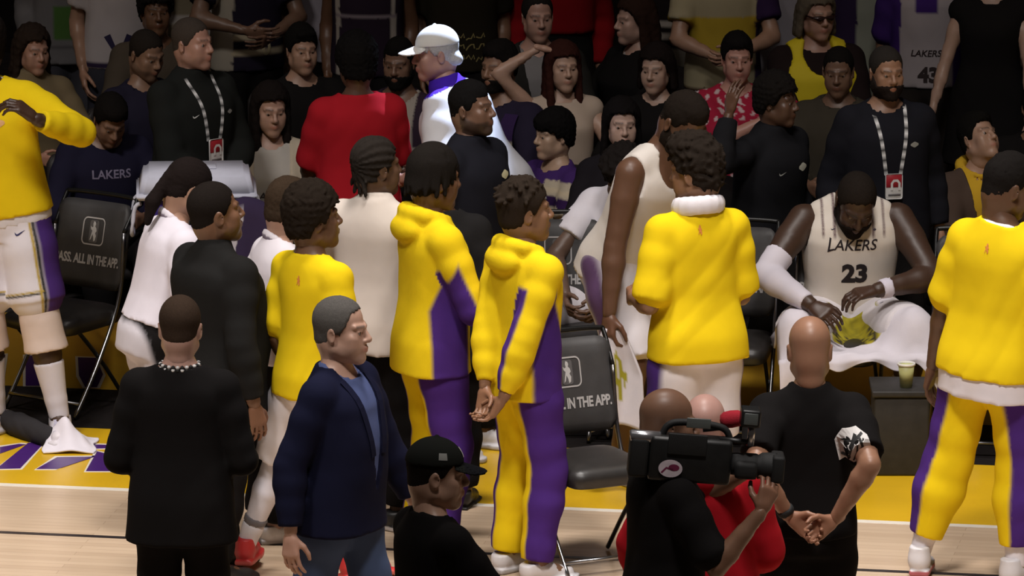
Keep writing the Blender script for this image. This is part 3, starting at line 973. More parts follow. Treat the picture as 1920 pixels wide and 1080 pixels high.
def box_mesh(name, sx, sy, sz, mat, bev=0.01, seg=2):
    import bmesh
    bm = bmesh.new(); bmesh.ops.create_cube(bm, size=1)
    for v in bm.verts: v.co = (v.co.x*sx, v.co.y*sy, v.co.z*sz)
    if bev: bmesh.ops.bevel(bm, geom=bm.edges[:], offset=bev, segments=seg, affect='EDGES', profile=.6)
    me = bpy.data.meshes.new(name); bm.to_mesh(me); bm.free()
    for m in (mat if isinstance(mat, (list, tuple)) else [mat]): me.materials.append(m)
    me.polygons.foreach_set('use_smooth', np.ones(len(me.polygons), bool))
    return me

def lanyard(garment, depth=.12, drop=.30, col=(.75, .75, .75)):
    """chequered neck band with a card hanging from it"""
    def fn(sk, root, made):
        V, F, o = made[garment]; pr = Print(V, F); nrm = -sk.Rt[:, 1]
        band = tag(empty('lanyard'), None); band.parent = root
        ends = []
        for s in (1, -1):
            pts = [sk.at(s*(.046-.026*u), -.03, .300-u*(drop)) for u in np.linspace(0, 1, 14)]
            v, f, P = strip_on(pr, pts, .018, nrm); ends.append(P[-1])
            cc = np.zeros((len(v), 3))
            for i in range(len(v)): cc[i] = col if (i//4) % 2 else (.05, .05, .05)
            add_obj('strap', new_mesh('strap', v, f, CLOTH, cc, smooth=False), band)
        c = (ends[0]+ends[1])/2-sk.Rt[:, 2]*.055+nrm*.012
        R = Matrix((sk.Rt).tolist()).to_4x4()
        card = add_obj('badge', box_mesh('badge', .085, .004, .125, cmat('badge_white', (.62, .60, .58), .35)), band, Matrix.Translation(c) @ R)
        add_obj('badge_band', box_mesh('badge_band', .078, .003, .062, cmat('badge_red', (.35, .02, .03), .4), .001, 1), card, Matrix.Translation((0, -.003, .027)))
        gv, gt, _ = ribbon([(-.42, -.5), (-.42, .2), (-.2, .46), (.2, .46), (.42, .2), (.42, -.5)], .26)
        g = np.array([(x*.045+.008, -.0055, y*.050+.006) for x, y in gv])
        add_obj('badge_mark', new_mesh('badge_mark', g, gt, cmat('badge_white', (.62, .60, .58)), smooth=False), card)
        add_obj('badge_line', box_mesh('badge_line', .062, .003, .010, cmat('badge_grey', (.12, .11, .11), .5), .001, 1), card, Matrix.Translation((.003, -.003, -.042)))
    return fn
# ------------------------------------------------------------------ the hall: court, apron, carpet, steps, board
def wood_mat():
    m, n, l, b = _nodes('court_maple')
    tc = n.new('ShaderNodeTexCoord')
    mp = n.new('ShaderNodeMapping'); l.new(tc.outputs['Object'], mp.inputs[0])
    br = n.new('ShaderNodeTexBrick')
    br.offset = .37; br.inputs['Scale'].default_value = 1.0
    br.inputs['Brick Width'].default_value = 1.3; br.inputs['Row Height'].default_value = .057
    br.inputs['Mortar Size'].default_value = .0012; br.inputs['Mortar Smooth'].default_value = .3; br.inputs['Bias'].default_value = .0
    br.inputs['Color1'].default_value = (.52, .385, .265, 1); br.inputs['Color2'].default_value = (.60, .455, .32, 1); br.inputs['Mortar'].default_value = (.36, .26, .17, 1)
    l.new(mp.outputs[0], br.inputs[0])
    nz = n.new('ShaderNodeTexNoise'); nz.inputs['Scale'].default_value = 3.0; nz.inputs['Detail'].default_value = 6
    mp2 = n.new('ShaderNodeMapping'); mp2.inputs['Scale'].default_value = (1.2, 18, 1); l.new(tc.outputs['Object'], mp2.inputs[0]); l.new(mp2.outputs[0], nz.inputs['Vector'])
    mr = n.new('ShaderNodeMapRange'); mr.inputs[3].default_value = .86; mr.inputs[4].default_value = 1.12; l.new(nz.outputs[0], mr.inputs[0])
    mx = n.new('ShaderNodeVectorMath'); mx.operation = 'SCALE'; l.new(br.outputs[0], mx.inputs[0]); l.new(mr.outputs[0], mx.inputs['Scale'])
    l.new(mx.outputs[0], b.inputs['Base Color'])
    b.inputs['Roughness'].default_value = .22; b.inputs['Specular IOR Level'].default_value = .5
    bp = n.new('ShaderNodeBump'); bp.inputs['Strength'].default_value = .12; bp.inputs['Distance'].default_value = .002
    l.new(br.outputs['Fac'], bp.inputs['Height']); bp.invert = True; l.new(bp.outputs[0], b.inputs['Normal'])
    return m
def slab(name, x0, x1, y0, y1, z0, z1, mat):
    V = [(x, y, z) for z in (z0, z1) for x, y in ((x0, y0), (x1, y0), (x1, y1), (x0, y1))]
    F = [(3, 2, 1, 0), (4, 5, 6, 7), (0, 1, 5, 4), (1, 2, 6, 5), (2, 3, 7, 6), (3, 0, 4, 7)]
    o = add_obj(name, new_mesh(name, V, F, mat, smooth=False)); o['kind'] = 'structure'; return o
YEL_F = (.66, .40, .012); PUR = (.055, .018, .155)
paint_yellow = cmat('apron_yellow', YEL_F, .30, vary=.05, scale=4, bump=.02, spec=.5)
paint_purple = cmat('apron_purple', (.06, .015, .16), .30, vary=.06, bump=.02, spec=.5)
paint_white = cmat('line_white', (.78, .72, .62), .32, vary=.04, bump=.02, spec=.5)
paint_black = cmat('line_black', (.022, .018, .02), .3, vary=.1, bump=.02, spec=.5)
black_carpet = cmat('black_carpet', (.012, .010, .010), .95, vary=.2, scale=40, bump=.4, spec=.1)
dark_step = cmat('step_concrete', (.030, .026, .026), .9, vary=.25, scale=12, bump=.2, spec=.15)
court = slab('floor', -9, 9, -14, .0, -.10, 0, wood_mat()); tag(court, 'pale maple basketball court floor', None)
apron = slab('floor_apron', -9, 9, 0, 1.16, -.10, 0, paint_yellow)
slab('floor_carpet', -9, 9, 1.16, 1.99, -.10, .002, black_carpet)
slab('floor_stand', -9, 9, 1.99, 3.05, -.10, 0, dark_step)
slab('floor_step_1', -9, 9, 3.05, 3.70, -.10, .12, dark_step)
slab('floor_step_2', -9, 9, 3.70, 5.30, -.10, .24, dark_step)
slab('floor_step_3', -9, 9, 5.30, 9, -.10, .36, dark_step)
slab('dark_backdrop', -12, 12, 9, 9.2, -.1, 9, cmat('backdrop_dark', (.012, .010, .010), .9, vary=.2))  # added dark sheet standing in for the darkness beyond the crowd
slab('trim_1', -9, 9, -.052, 0, 0, .0015, paint_white)      # sideline
slab('trim_2', -9, 9, -.930, -.890, 0, .0015, paint_black)  # second line on the court

def floor_poly(name, pts, mat, z=.002, parent=None):
    P = [at_z(x, y, z) for x, y in pts]; n = len(P)
    c = np.mean(P, 0)
    V = [tuple(p) for p in P]+[(p[0], p[1], 0) for p in P]
    F = [tuple(range(n))]+[(i, n+i, n+(i+1) % n, (i+1) % n) for i in range(n)]
    return add_obj(name, new_mesh(name, V, F, mat, smooth=False), parent)
marks_px = [[(85, 828), (53, 830), (0, 873), (-4, 879), (38, 878)], [(0, 838), (36, 832), (48, 833), (0, 850)], [(107, 857), (178, 856), (108, 879), (68, 879)],  # includes a shadow patch painted purple among the letters
            [(182, 846), (206, 852), (208, 883), (161, 883)], [(170, 833), (200, 834), (200, 840), (172, 841)], [(-90, 868), (-40, 872), (-70, 830), (-95, 828)]]
for q in marks_px:
    c = np.mean(q, 0)
    floor_poly('trim_edge', [tuple(c+(np.array(p)-c)*1.0+np.sign(np.array(p)-c)*(4, 2)) for p in q], paint_white, .0012)['kind'] = 'structure'
    floor_poly('trim_letter_and_shadow', q, paint_purple, .0025)['kind'] = 'structure'

# the low board behind the bench chairs
bd = slab('wall_board', -9, 9, 1.97, 2.03, 0, .36, cmat('board_yellow', (.62, .36, .03), .4, vary=.08, scale=5, bump=.03))
tag(bd, 'low yellow board with purple letters behind the bench chairs')
def board_poly(pts, mat, d):
    P = [at_y(x, y, 1.97-d) for x, y in pts]; n = len(P)
    V = [tuple(p) for p in P]+[(p[0], 1.975, p[2]) for p in P]
    F = [tuple(range(n))]+[(i, (i+1) % n, n+(i+1) % n, n+i) for i in range(n)]
    add_obj('board_letter', new_mesh('board_letter', V, F, mat, smooth=False), bd)
for q in ([(48, 667), (88, 667), (85, 723), (48, 723)], [(146, 670), (180, 671), (193, 702), (182, 726), (160, 726), (148, 704)], [(-40, 664), (10, 665), (2, 722), (-44, 720)]):
    c = np.mean(q, 0)
    board_poly([tuple(np.array(p)+np.sign(np.array(p)-c)*(5, 2)) for p in q], paint_white, .002)
    board_poly(q, paint_purple, .004)

# ------------------------------------------------------------------ bench chairs
chair_black = cmat('chair_vinyl', (.016, .014, .013), .42, vary=.2, scale=14, bump=.06, spec=.45)
chair_cover = cmat('chair_cover', (.042, .040, .040), .55, vary=.15, scale=10, bump=.08, spec=.35)
chair_metal = cmat('chair_tube', (.30, .30, .31), .28, 1.0, vary=.08)
chair_black_metal = cmat('chair_black_tube', (.02, .02, .02), .35, .6, vary=.1)
print_grey = cmat('chair_print', (.42, .41, .40), .6, vary=.05)
def tube(pts, r, n=8, closed=False):
    P = np.array(pts, float); V, F = [], []
    up0 = np.array([0, 0, 1.0])
    for i in range(len(P)):
        d = unit(P[min(i+1, len(P)-1)]-P[max(i-1, 0)])
        a = np.cross(d, up0); a = unit(a) if np.linalg.norm(a) > 1e-3 else np.array([1.0, 0, 0]); b = np.cross(d, a)
        rr = r[i] if np.ndim(r) else r
        for j in range(n): V.append(P[i]+rr*(a*cos(2*pi*j/n)+b*sin(2*pi*j/n)))
    for i in range(len(P)-1):
        for j in range(n): F.append((i*n+j, i*n+(j+1) % n, (i+1)*n+(j+1) % n, (i+1)*n+j))
    F += [tuple(range(n))[::-1], tuple(len(V)-n+j for j in range(n))]
    return np.array(V), F
def curve_pts(ctrl, n=20):
    c = np.array(ctrl, float); t = np.linspace(0, len(c)-1, n); i = np.clip(t.astype(int), 0, len(c)-2); f = t-i
    g = lambda k: c[np.clip(i+k, 0, len(c)-1)]
    p0, p1, p2, p3 = g(-1), g(0), g(1), g(2); f = f[:, None]
    return .5*((2*p1)+(-p0+p2)*f+(2*p0-5*p1+4*p2-p3)*f**2+(-p0+3*p1-3*p2+p3)*f**3)

def pad_mesh(name, w, h, t, bow, mat, puff=.012):
    """a cushion in the xz plane facing -y, bowed back at its sides"""
    n, m = 14, 10; V, F = [], []
    for s in (0, 1):
        for j in range(m+1):
            for i in range(n+1):
                u, v = 2*i/n-1, 2*j/m-1
                uu = np.sign(u)*(1-(1-abs(u))**1.0); k = max(abs(u), abs(v))
                rr = 1-.045*(abs(u)**8)*(abs(v)**8)*2
                x, z = w/2*u*rr, h/2*v*rr
                e = (1-abs(u)**6)*(1-abs(v)**6)
                y = (-1 if s == 0 else 1)*(t/2*.55+puff*e*(1.0 if s == 0 else .6)+t*.2*e) - bow*u*u
                V.append((x, y, z))
    N = (n+1)*(m+1)
    for s in (0, 1):
        for j in range(m):
            for i in range(n):
                q = (j*(n+1)+i, j*(n+1)+i+1, (j+1)*(n+1)+i+1, (j+1)*(n+1)+i)
                q = tuple(s*N+k for k in q); F.append(q if s == 0 else q[::-1])
    ring = [i for i in range(n+1)]+[j*(n+1)+n for j in range(1, m+1)]+[m*(n+1)+i for i in range(n-1, -1, -1)]+[j*(n+1) for j in range(m-1, 0, -1)]
    for a, b in zip(ring, ring[1:]+ring[:1]): F.append((b, a, N+a, N+b))
    V = np.array(V)
    return new_mesh(name, V, F, mat)

SILH = poly([(-.05, .5), (.06, .46), (.10, .36), (.04, .26), (.16, .16), (.20, .02), (.12, -.08), (.20, -.22), (.16, -.44), (.06, -.5), (.02, -.30), (-.06, -.14), (-.14, -.40), (-.22, -.46), (-.16, -.22), (-.10, .02), (-.20, .10), (-.24, .26), (-.14, .18), (-.04, .24), (-.09, .36)])
def bench_chair(label, px, py, zref, rot, text='PASS. ALL IN THE APP.', lean=-14, tw=.52, group='bench chairs', at=None):
    """padded folding chair; px, py is the middle of the logo on the backrest"""
    th = radians(rot)+YAW
    h0 = .50
    A = rx(lean)
    bc = np.array([0, .225, h0+.05])+A @ np.array([0, 0, .225])     # backrest centre
    lg = bc+A @ np.array([0, -.035, .062])
    R = rz(math.degrees(th)); o = R @ lg
    if at is None:
        p = at_z(px, py, lg[2]); root = empty('bench_chair', (p[0]-o[0], p[1]-o[1], 0), th)
    else: root = empty('bench_chair', (at[0], at[1], 0), th)
    root.scale = (.86, 1, 1); tag(root, label, 'chair', group)
    M = Matrix.Translation(bc) @ Matrix(A.tolist()).to_4x4()
    if 'chair' not in CACHE:
        CACHE['chair'] = (pad_mesh('backrest', .50, .43, .06, .05, chair_cover), pad_mesh('seat', .49, .47, .10, .0, chair_black))
        fr = []
        Vs, Fs, n = [], [], 0
        for s in (-1, 1):
            CACHE['chair_leg_f%d' % s] = new_mesh('leg', *tube(curve_pts([(s*.245, .22, h0+.36), (s*.25, .17, h0+.05), (s*.25, .0, .26), (s*.25, -.20, .012)], 14), .012), chair_metal)
            CACHE['chair_leg_r%d' % s] = new_mesh('leg', *tube(curve_pts([(s*.232, -.16, h0-.05), (s*.232, .05, .24), (s*.232, .24, .012)], 10), .011), chair_black_metal)
        CACHE['chair_bar'] = new_mesh('crossbar', *tube([(-.25, -.16, .075), (.25, -.16, .075)], .010), chair_metal)
        CACHE['chair_frame'] = new_mesh('back_tube', *tube(curve_pts([(-.245, .22, h0+.36), (-.25, .315, h0+.49), (-.22, .33, h0+.51), (0, .335, h0+.515), (.22, .33, h0+.51), (.25, .315, h0+.49), (.245, .22, h0+.36)], 30), .012), chair_black_metal)
    b = add_obj('backrest', CACHE['chair'][0], root, M)
    add_obj('seat', CACHE['chair'][1], root, Matrix.Translation((0, .0, h0-.045)) @ Matrix.Rotation(radians(-90), 4, 'X'))
    for s in (-1, 1):
        add_obj('leg', CACHE['chair_leg_f%d' % s], root); add_obj('leg', CACHE['chair_leg_r%d' % s], root)
    add_obj('crossbar', CACHE['chair_bar'], root); add_obj('back_tube', CACHE['chair_frame'], root)
    key = ('chairprint', text)
    if key not in CACHE:
        me = CACHE['chair'][0]
        V = np.array([v.co[:] for v in me.vertices]); F = np.array([tuple(p.vertices) for p in me.polygons if len(p.vertices) == 4])
        pr = Print(V, F); vs, ts, cs, n = [], [], [], 0
        gl = glyphs(text, 0, .035, .95)
        for shp, c, sc in ((bezel(.155, .138, .028, .007), (0, 0, .062), 1), (bezel(.062, .112, .014, .030), (0, 0, .062), 1), (SILH, (0, 0, .062), .100), (gl, (.0, 0, -.078), None)):
            if sc is None:
                v0 = np.array(shp[0])*[.45/gl[2], .050]; shp = (v0, shp[1], None); sc = 1
            v, t, c_ = pr.lay(shp, c, (1, 0, 0), (0, 0, 1), sc, (1, 1, 1), .002+.0012*(len(cs) == 2), .03)
            cs.append(np.tile((.40, .385, .38) if shp[0] is not SILH[0] and len(cs) != 1 else ((.10, .095, .095) if len(cs) == 1 else (.46, .45, .44)), (len(v), 1)))
            vs.append(v); ts += [tuple(i+n for i in q) for q in t]; n += len(v)
        CACHE[key] = new_mesh('chair_print', np.concatenate(vs), ts, PRINT, np.concatenate(cs), smooth=False)
    add_obj('printed_logo', CACHE[key], b)
    return root

bench_chair('black bench chair with logo at the far end beside the person with knee pads', 190, 424, 0, -34, at=(-2.50, 1.56))
bench_chair('black bench chair with logo standing left of the seated person in white sleeves', 1046, 470, 0, 3)
bench_chair('black bench chair holding the seated curly-haired person', 1210, 478, 0, -8)
bench_chair('black bench chair between the towel-collared person and number 23', 1374, 484, 0, -8)
bench_chair('black bench chair holding the seated number 23 jersey', 1578, 486, 0, -8)
bench_chair('black bench chair with chrome edge beside the cup stand', 1838, 502, 0, -8)
bench_chair('black bench chair pulled forward of the row onto the court', 1062, 698, 0, 26)

# ------------------------------------------------------------------ cooler, cart, jacket, cup, box, towel, sleeve
def cooler():
    p = at_y(368, 345, 1.74); root = empty('drink_cooler', (p[0], 1.74, .77), YAW+radians(3)); tag(root, 'purple drink cooler with white lid standing behind the bench chairs', 'cooler')
    wht = cmat('cooler_white', (.62, .63, .74), .38, vary=.04, bump=.03); pur = cmat('cooler_purple', (.05, .03, .20), .4, vary=.08, bump=.03)
    import bmesh
    def taper(name, w0, d0, w1, d1, z0, z1, mat, bev):
        bm = bmesh.new(); bmesh.ops.create_cube(bm, size=1)
        for v in bm.verts:
            t = v.co.z > 0
            v.co = (v.co.x*(w1 if t else w0), v.co.y*(d1 if t else d0), z1 if t else z0)
        bmesh.ops.bevel(bm, geom=bm.edges[:], offset=bev, segments=3, affect='EDGES')
        me = bpy.data.meshes.new(name); bm.to_mesh(me); bm.free(); me.materials.append(mat)
        me.polygons.foreach_set('use_smooth', np.ones(len(me.polygons), bool)); return me
    add_obj('tub', taper('tub', .47, .33, .52, .38, 0, .31, pur, .025), root)
    lid = add_obj('lid', taper('lid', .575, .43, .50, .34, .30, .42, wht, .022), root)
    add_obj('lid_rim', taper('lid_rim', .58, .435, .585, .44, .295, .325, wht, .008), lid)
    add_obj('lid_recess', taper('lid_recess', .20, .13, .19, .12, .418, .428, wht, .004), lid)
    for s in (-1, 1):
        add_obj('handle', new_mesh('handle', *tube(curve_pts([(s*.27, -.10, .26), (s*.30, -.11, .24), (s*.315, -.11, .12), (s*.31, -.05, .10), (s*.31, .05, .10), (s*.315, .11, .12), (s*.30, .11, .24), (s*.27, .10, .26)], 24), .011), wht), root)
    r2 = empty('cooler_cart', (p[0], 1.74, 0), YAW+radians(3)); tag(r2, 'black cart carrying the purple drink cooler', 'cart')
    add_obj('shelf', box_mesh('shelf', .60, .42, .03, chair_black_metal, .006), r2, loc=(0, 0, .755))
    add_obj('shelf', box_mesh('shelf', .60, .42, .03, chair_black_metal, .006), r2, loc=(0, 0, .16))
    for x in (-.28, .28):
        for y in (-.19, .19):
            add_obj('leg', new_mesh('leg', *tube([(x, y, .0), (x, y, .75)], .014), chair_black_metal), r2)
cooler()

def drape(name, label, cat, fn, n, m, mat, thick=.006, col=None, loc=(0, 0, 0), rzv=0.0):
    V, F = [], []
    for j in range(m+1):
        for i in range(n+1): V.append(fn(i/n, j/m))
    for j in range(m):
        for i in range(n): F.append((j*(n+1)+i, j*(n+1)+i+1, (j+1)*(n+1)+i+1, (j+1)*(n+1)+i))
    V = np.array(V); C = None
    if col is not None: C = np.array([col(i/n, j/m) for j in range(m+1) for i in range(n+1)])
    o = add_obj(name, new_mesh(name, V, F, mat, C)); o.location = loc; o.rotation_euler = (0, 0, rzv)
    md = o.modifiers.new('thickness', 'SOLIDIFY'); md.thickness = thick; md.offset = 0
    tag(o, label, cat); return o
KW = (.66, .63, .66)
# crumpled towel on the apron
tp = at_z(132, 838, 0)
def tw(u, v):
    x = (u-.5)*(.24+.02*sin(v*9)) ; y = (v-.5)*.30
    peak = .115*math.exp(-(((x+.035)/.075)**2+((y-.04)/.10)**2)) + .05*math.exp(-(((x-.02)/.06)**2+((y+.05)/.08)**2))
    e = 1-min(1, 2.0*max(abs(u-.5), abs(v-.5)))
    return (x*1.0, y, .006+peak+.012*e*sin(u*16+3*v)+.010*e*sin(v*13+4*u))
drape('hand_towel', 'white hand towel dropped in a heap at the knee-padded feet', 'towel', tw, 44, 44, KNIT, .008, lambda u, v: (.74, .70, .76), (tp[0], tp[1], 0), YAW)
# black roll (a compression sleeve) leaning between shoe and towel
a = at_z(34, 797, .05); b_ = at_z(88, 818, .045)
bl = Blob(.01); bl.cone(a, b_, .062, .050); bl.cone(a+np.array([-.05, .02, .02]), a, .045, .055)
V, F = bl.mesh(.008, folds(8, .004, 50, 40))
tag(add_obj('rolled_sleeve', new_mesh('rolled_sleeve', V, F, KNIT, np.tile((.03, .028, .03), (len(V), 1)))), 'black rolled warm-up top lying between the white shoes', 'clothing')
# box with paper cup
cp = at_z(1699, 722, .42)
bx = empty('cup_stand', (cp[0]-.035, cp[1]+.06, 0), YAW); tag(bx, 'black box stand beside the seated number 23 jersey', 'box')
add_obj('body', box_mesh('body', .26, .30, .38, cmat('stand_black', (.02, .018, .016), .6, vary=.2), .012), bx, loc=(0, 0, .19))
add_obj('top', box_mesh('top', .28, .32, .03, cmat('stand_black', (.02, .018, .016), .6), .006), bx, loc=(0, 0, .395))
def lathe(name, prof, mat, n=28):
    V, F = [], []
    for r, z in prof:
        for j in range(n): V.append((r*cos(2*pi*j/n), r*sin(2*pi*j/n), z))
    for i in range(len(prof)-1):
        for j in range(n): F.append((i*n+j, i*n+(j+1) % n, (i+1)*n+(j+1) % n, (i+1)*n+j))
    return new_mesh(name, V, F, mat)
cup = empty('paper_cup', (cp[0], cp[1], .411)); tag(cup, 'paper drink cup with pale green sides on the black box stand', 'cup')
add_obj('cup_wall', lathe('cup_wall', [(0, .003), (.026, .003), (.028, 0), (.0385, .110), (.0365, .110), (.027, .006), (0, .006)], cmat('cup_green', (.42, .42, .18), .5, vary=.05)), cup)
add_obj('cup_rim', lathe('cup_rim', [(.038, .103), (.0425, .106), (.043, .113), (.040, .117), (.036, .113), (.0365, .104)], cmat('cup_white', (.72, .70, .66), .45, vary=.03)), cup)

# dark purple warm-up jacket hung over a chair back beside the cooler
jp = at_z(500, 352, 1.02)
def jk(u, v):
    a = (u-.5)*.46; sl = .05*math.cos((u-.5)*pi)
    if v < .5: y, z = -.045-.07*(.5-v)*2*1.0, .50*(v/.5)
    else: y, z = .045+.05*(v-.5)*2, .50*(1-(v-.5)/.5)
    t = abs(v-.5)*2
    if t < .12: z = .50-.05*(1-math.cos(t/.12*pi/2))*0-.03*(t/.12)**2; y = (-.05 if v < .5 else .05)*t/.12
    return (a*(1-.15*t), y+.012*sin(u*21+v*4)*t, z-.04*abs(u-.5)*2+sl*.6+.006*sin(u*13))
def jcol(u, v):
    x, z = (u-.40)/.20, (v-.33)/.11
    on = v < .5 and ((.55 < z < 1.0 and -.5 < x < .55) or (-1.0 < z <= .6 and abs(x-.28+(z-.6)*-.30) < .17))
    return (.45, .42, .46) if on else (.036, .025, .058)
drape('warmup_jacket', 'dark purple jacket with white number hung over a chair back beside the cooler', 'jacket', jk, 60, 60, CLOTH, .010, jcol, (jp[0]+.03, 1.42, .58), YAW)
bench_chair('black bench chair under the purple jacket, hidden behind the white polos', 0, 0, 0, 0, at=(jp[0]+.03, 1.15))

hp = at_z(1039, 420, .93)
drape('towel_strip', 'narrow white cloth strip hung on the chair back with a logo', 'towel', lambda u, v: ((u-.5)*.034+.004*sin(v*7), -.02*(1-v), .19*v), 6, 16, KNIT, .006, lambda u, v: (.66, .63, .70), (hp[0], hp[1]-.05, hp[2]-.18), YAW)
# ------------------------------------------------------------------ colours
YEL = (.74, .53, .010); PURP = (.060, .022, .165); BLK = (.0095, .0085, .0085); WHT = (.70, .66, .69); NAVY = (.010, .011, .029)
DARK = (.050, .026, .016); BROWN = (.125, .062, .034); TAN = (.23, .125, .075); MED = (.33, .19, .125); LIGHT = (.44, .27, .20); PINK = (.50, .30, .24)

def tor(V, sk):
    q = (V-sk.pel) @ sk.Rt
    return q[:, 0]/sk.H, q[:, 1]/sk.H, q[:, 2]/sk.H
def around(V, sk, kind):
    """for each vertex: nearest limb of that kind, parameter along it, distance, outward and forward direction cosines"""
    best = None
    for k in (1, -1):
        A, B, C = (sk.S[k], sk.E[k], sk.W[k]) if kind == 'arm' else (sk.Hp[k], sk.Kn[k], sk.An[k])
        for i, (p, q) in enumerate(((A, B), (B, C))):
            ab = q-p; t = np.clip(((V-p) @ ab)/(ab @ ab), 0, 1)
            d = V-(p+t[:, None]*ab); L = np.linalg.norm(d, axis=1)
            u = unit(ab); out = np.array([k, 0, 0.])-u*(u[0]*k); out = unit(out)
            f = np.array([0, -1., 0])-u*(-u[1]); f = f-out*(f @ out); f = unit(f) if np.linalg.norm(f) > .05 else np.array([0, 0, 1.])
            Ls = np.maximum(L, 1e-6)
            r = np.stack([np.full(len(V), k), t+i, L, (d @ out)/Ls, (d @ f)/Ls], 1)
            best = r if best is None else np.where((r[:, 2] < best[:, 2])[:, None], r, best)
    return best
def soft(x, w): return np.clip(x/w+.5, 0, 1)
def pick(base, *rules):
    """a garment's own colours: a base and panels, each a mask over its vertices"""
    def col(V, sk):
        C = np.tile(np.array(base, float), (len(V), 1))
        for f, c in rules:
            m = np.asarray(f(V, sk), float)[:, None]; C = C*(1-m)+np.array(c, float)*m
        return C
    return col
def side_panel(V, sk):
    x, y, t = tor(V, sk); a = around(V, sk, 'arm')
    w = np.clip((.205-t)*.42, -.02, .050)
    return soft(w-np.abs(y+.004), .010)*(t > -.2)*soft(a[:, 2]-.062, .012)
def sleeve_panel(V, sk):
    a = around(V, sk, 'arm')
    return soft(a[:, 1]-.32, .06)*soft(.10-a[:, 4], .22)*soft(.20-a[:, 3], .22)*(a[:, 2] < .095)*(a[:, 0] < 0)
def leg_panel(th=.15, w=.16):
    def f(V, sk):
        return soft(around(V, sk, 'leg')[:, 3]-th, w)
    return f
TRACK_TOP = pick(YEL, (side_panel, PURP), (sleeve_panel, PURP))
TRACK_LEG = pick(YEL, (leg_panel(.12), PURP))
def cuff_rows(lo): return lambda V, sk: around(V, sk, 'arm')[:, 1] > lo

SEAT = dict(pel=(0, 0, .285), lL=dict(a=(.075, -.265, .045)), lR=dict(a=(.075, -.265, .045)), L=dict(w=(.065, -.205, .375), e=(.8, .5, -.3)), R=dict(w=(.065, -.205, .375), e=(.8, .5, -.3)))
def seat(**k): d = dict(SEAT); d.update(k); return d
SNEAK = ('low', (.62, .60, .62), (.40, .38, .38)); DRESS = ('dress', (.015, .013, .013), (.010, .009, .009))
small_mark = lambda c=(.45, .06, .05), up=.262, x=.0, s=.030: ('shirt', 'neck_mark', lambda sk: [(SILH, (x, .1, up, -1), s, c)])

# ------------------------------------------------------------------ on the court, nearest the camera
def dotted(sk, root, made):
    V, F, o = made['jacket']
    vs, fs, cs, n = [], [], [], 0
    nd = unit(sk.hc-sk.neck)
    for r_ in (0, 1):
        for i in range(26):
            a = 2*pi*i/26
            p = sk.at(.0435*sin(a), .012+.0435*cos(a), .300)+nd*(.012*r_)
            c_ = (.70, .68, .66) if (i+r_) % 2 else (.02, .02, .02)
            b = Blob(.0); b.ball(p, .0095)
            v = np.array([(cos(u)*cos(w), sin(u)*cos(w), sin(w)) for w in (-1.2, -.4, .4, 1.2) for u in np.linspace(0, 2*pi, 7)[:-1]])*.0088+p
            f = [(j*6+m, j*6+(m+1) % 6, j*6+6+(m+1) % 6, j*6+6+m) for j in range(3) for m in range(6)]
            vs.append(v); fs += [tuple(q+n for q in t) for t in f]; cs.append(np.tile(c_, (len(v), 1))); n += len(v)
    tag(add_obj('bead_lanyard', new_mesh('bead_lanyard', np.concatenate(vs), fs, PRINT, np.concatenate(cs)), root), 'black and white beaded neck band')
person('person in black jacket with short brown hair and beaded neck band, back turned', (338, 618), 176,
       [top('jacket', BLK, .016, -.105, 1.28, (.016, .020), .75, .035, mat=CLOTH, seed=11, amp=.003, neck=(.300, .1)), bottom('trousers', BLK, seed=12)],
       skin=PINK, hair='buzz', haircol=(.055, .035, .024), shoes=DRESS, vox=.0115, H=1.80, w=1.04, head=(0, 6, 0),
       L=dict(w=(.125, -.135, .585), e=(.28, 1, -.5), curl=35), R=dict(w=(.125, -.135, .585), e=(.28, 1, -.5), curl=35), extra=dotted)

def blazer_bits(sk, root, made):
    V, F, o = made['blazer']; pr = Print(V, F); nrm = -sk.Rt[:, 1]
    for s in (1, -1):
        pts = [sk.at(s*(.046-.030*u), -.05, .282-.175*u) for u in np.linspace(0, 1, 10)]
        v, f, P = strip_on(pr, [p+sk.Rt[:, 0]*s*.014 for p in pts], .034, nrm, .003)
        add_obj('lapel', new_mesh('lapel', v, f, CLOTH, np.tile(NAVY, (len(v), 1)), smooth=False), o)
person('person in navy blazer and blue jeans with grey hair walking past', (640, 622), 62,
       [top('shirt', (.085, .11, .24), .010, -.02, 0, neck=(.300, .8), seed=21), top('blazer', NAVY, .022, -.075, 1.90, (.020, .022), .55, .03, neck=(.296, .3), vcut=(.02, .085), seed=22, amp=.003),
        bottom('jeans', (.060, .085, .16), seed=23, o=(.012, .022))],
       skin=(.48, .29, .215), hair='receded', haircol=(.13, .12, .11), shoes=DRESS, vox=.0115, H=1.80, w=1.06, belly=.02, head=(10, 2, 0), stubble=.15,
       L=dict(w=(.20, -.08, .475), e=(.4, 1, 0)), R=dict(w=(.165, .04, .475), e=(.4, 1, 0)), lL=dict(a=(.05, -.10, .045)), lR=dict(a=(.05, .14, .05)), browc=(.10, .09, .08), extra=blazer_bits)

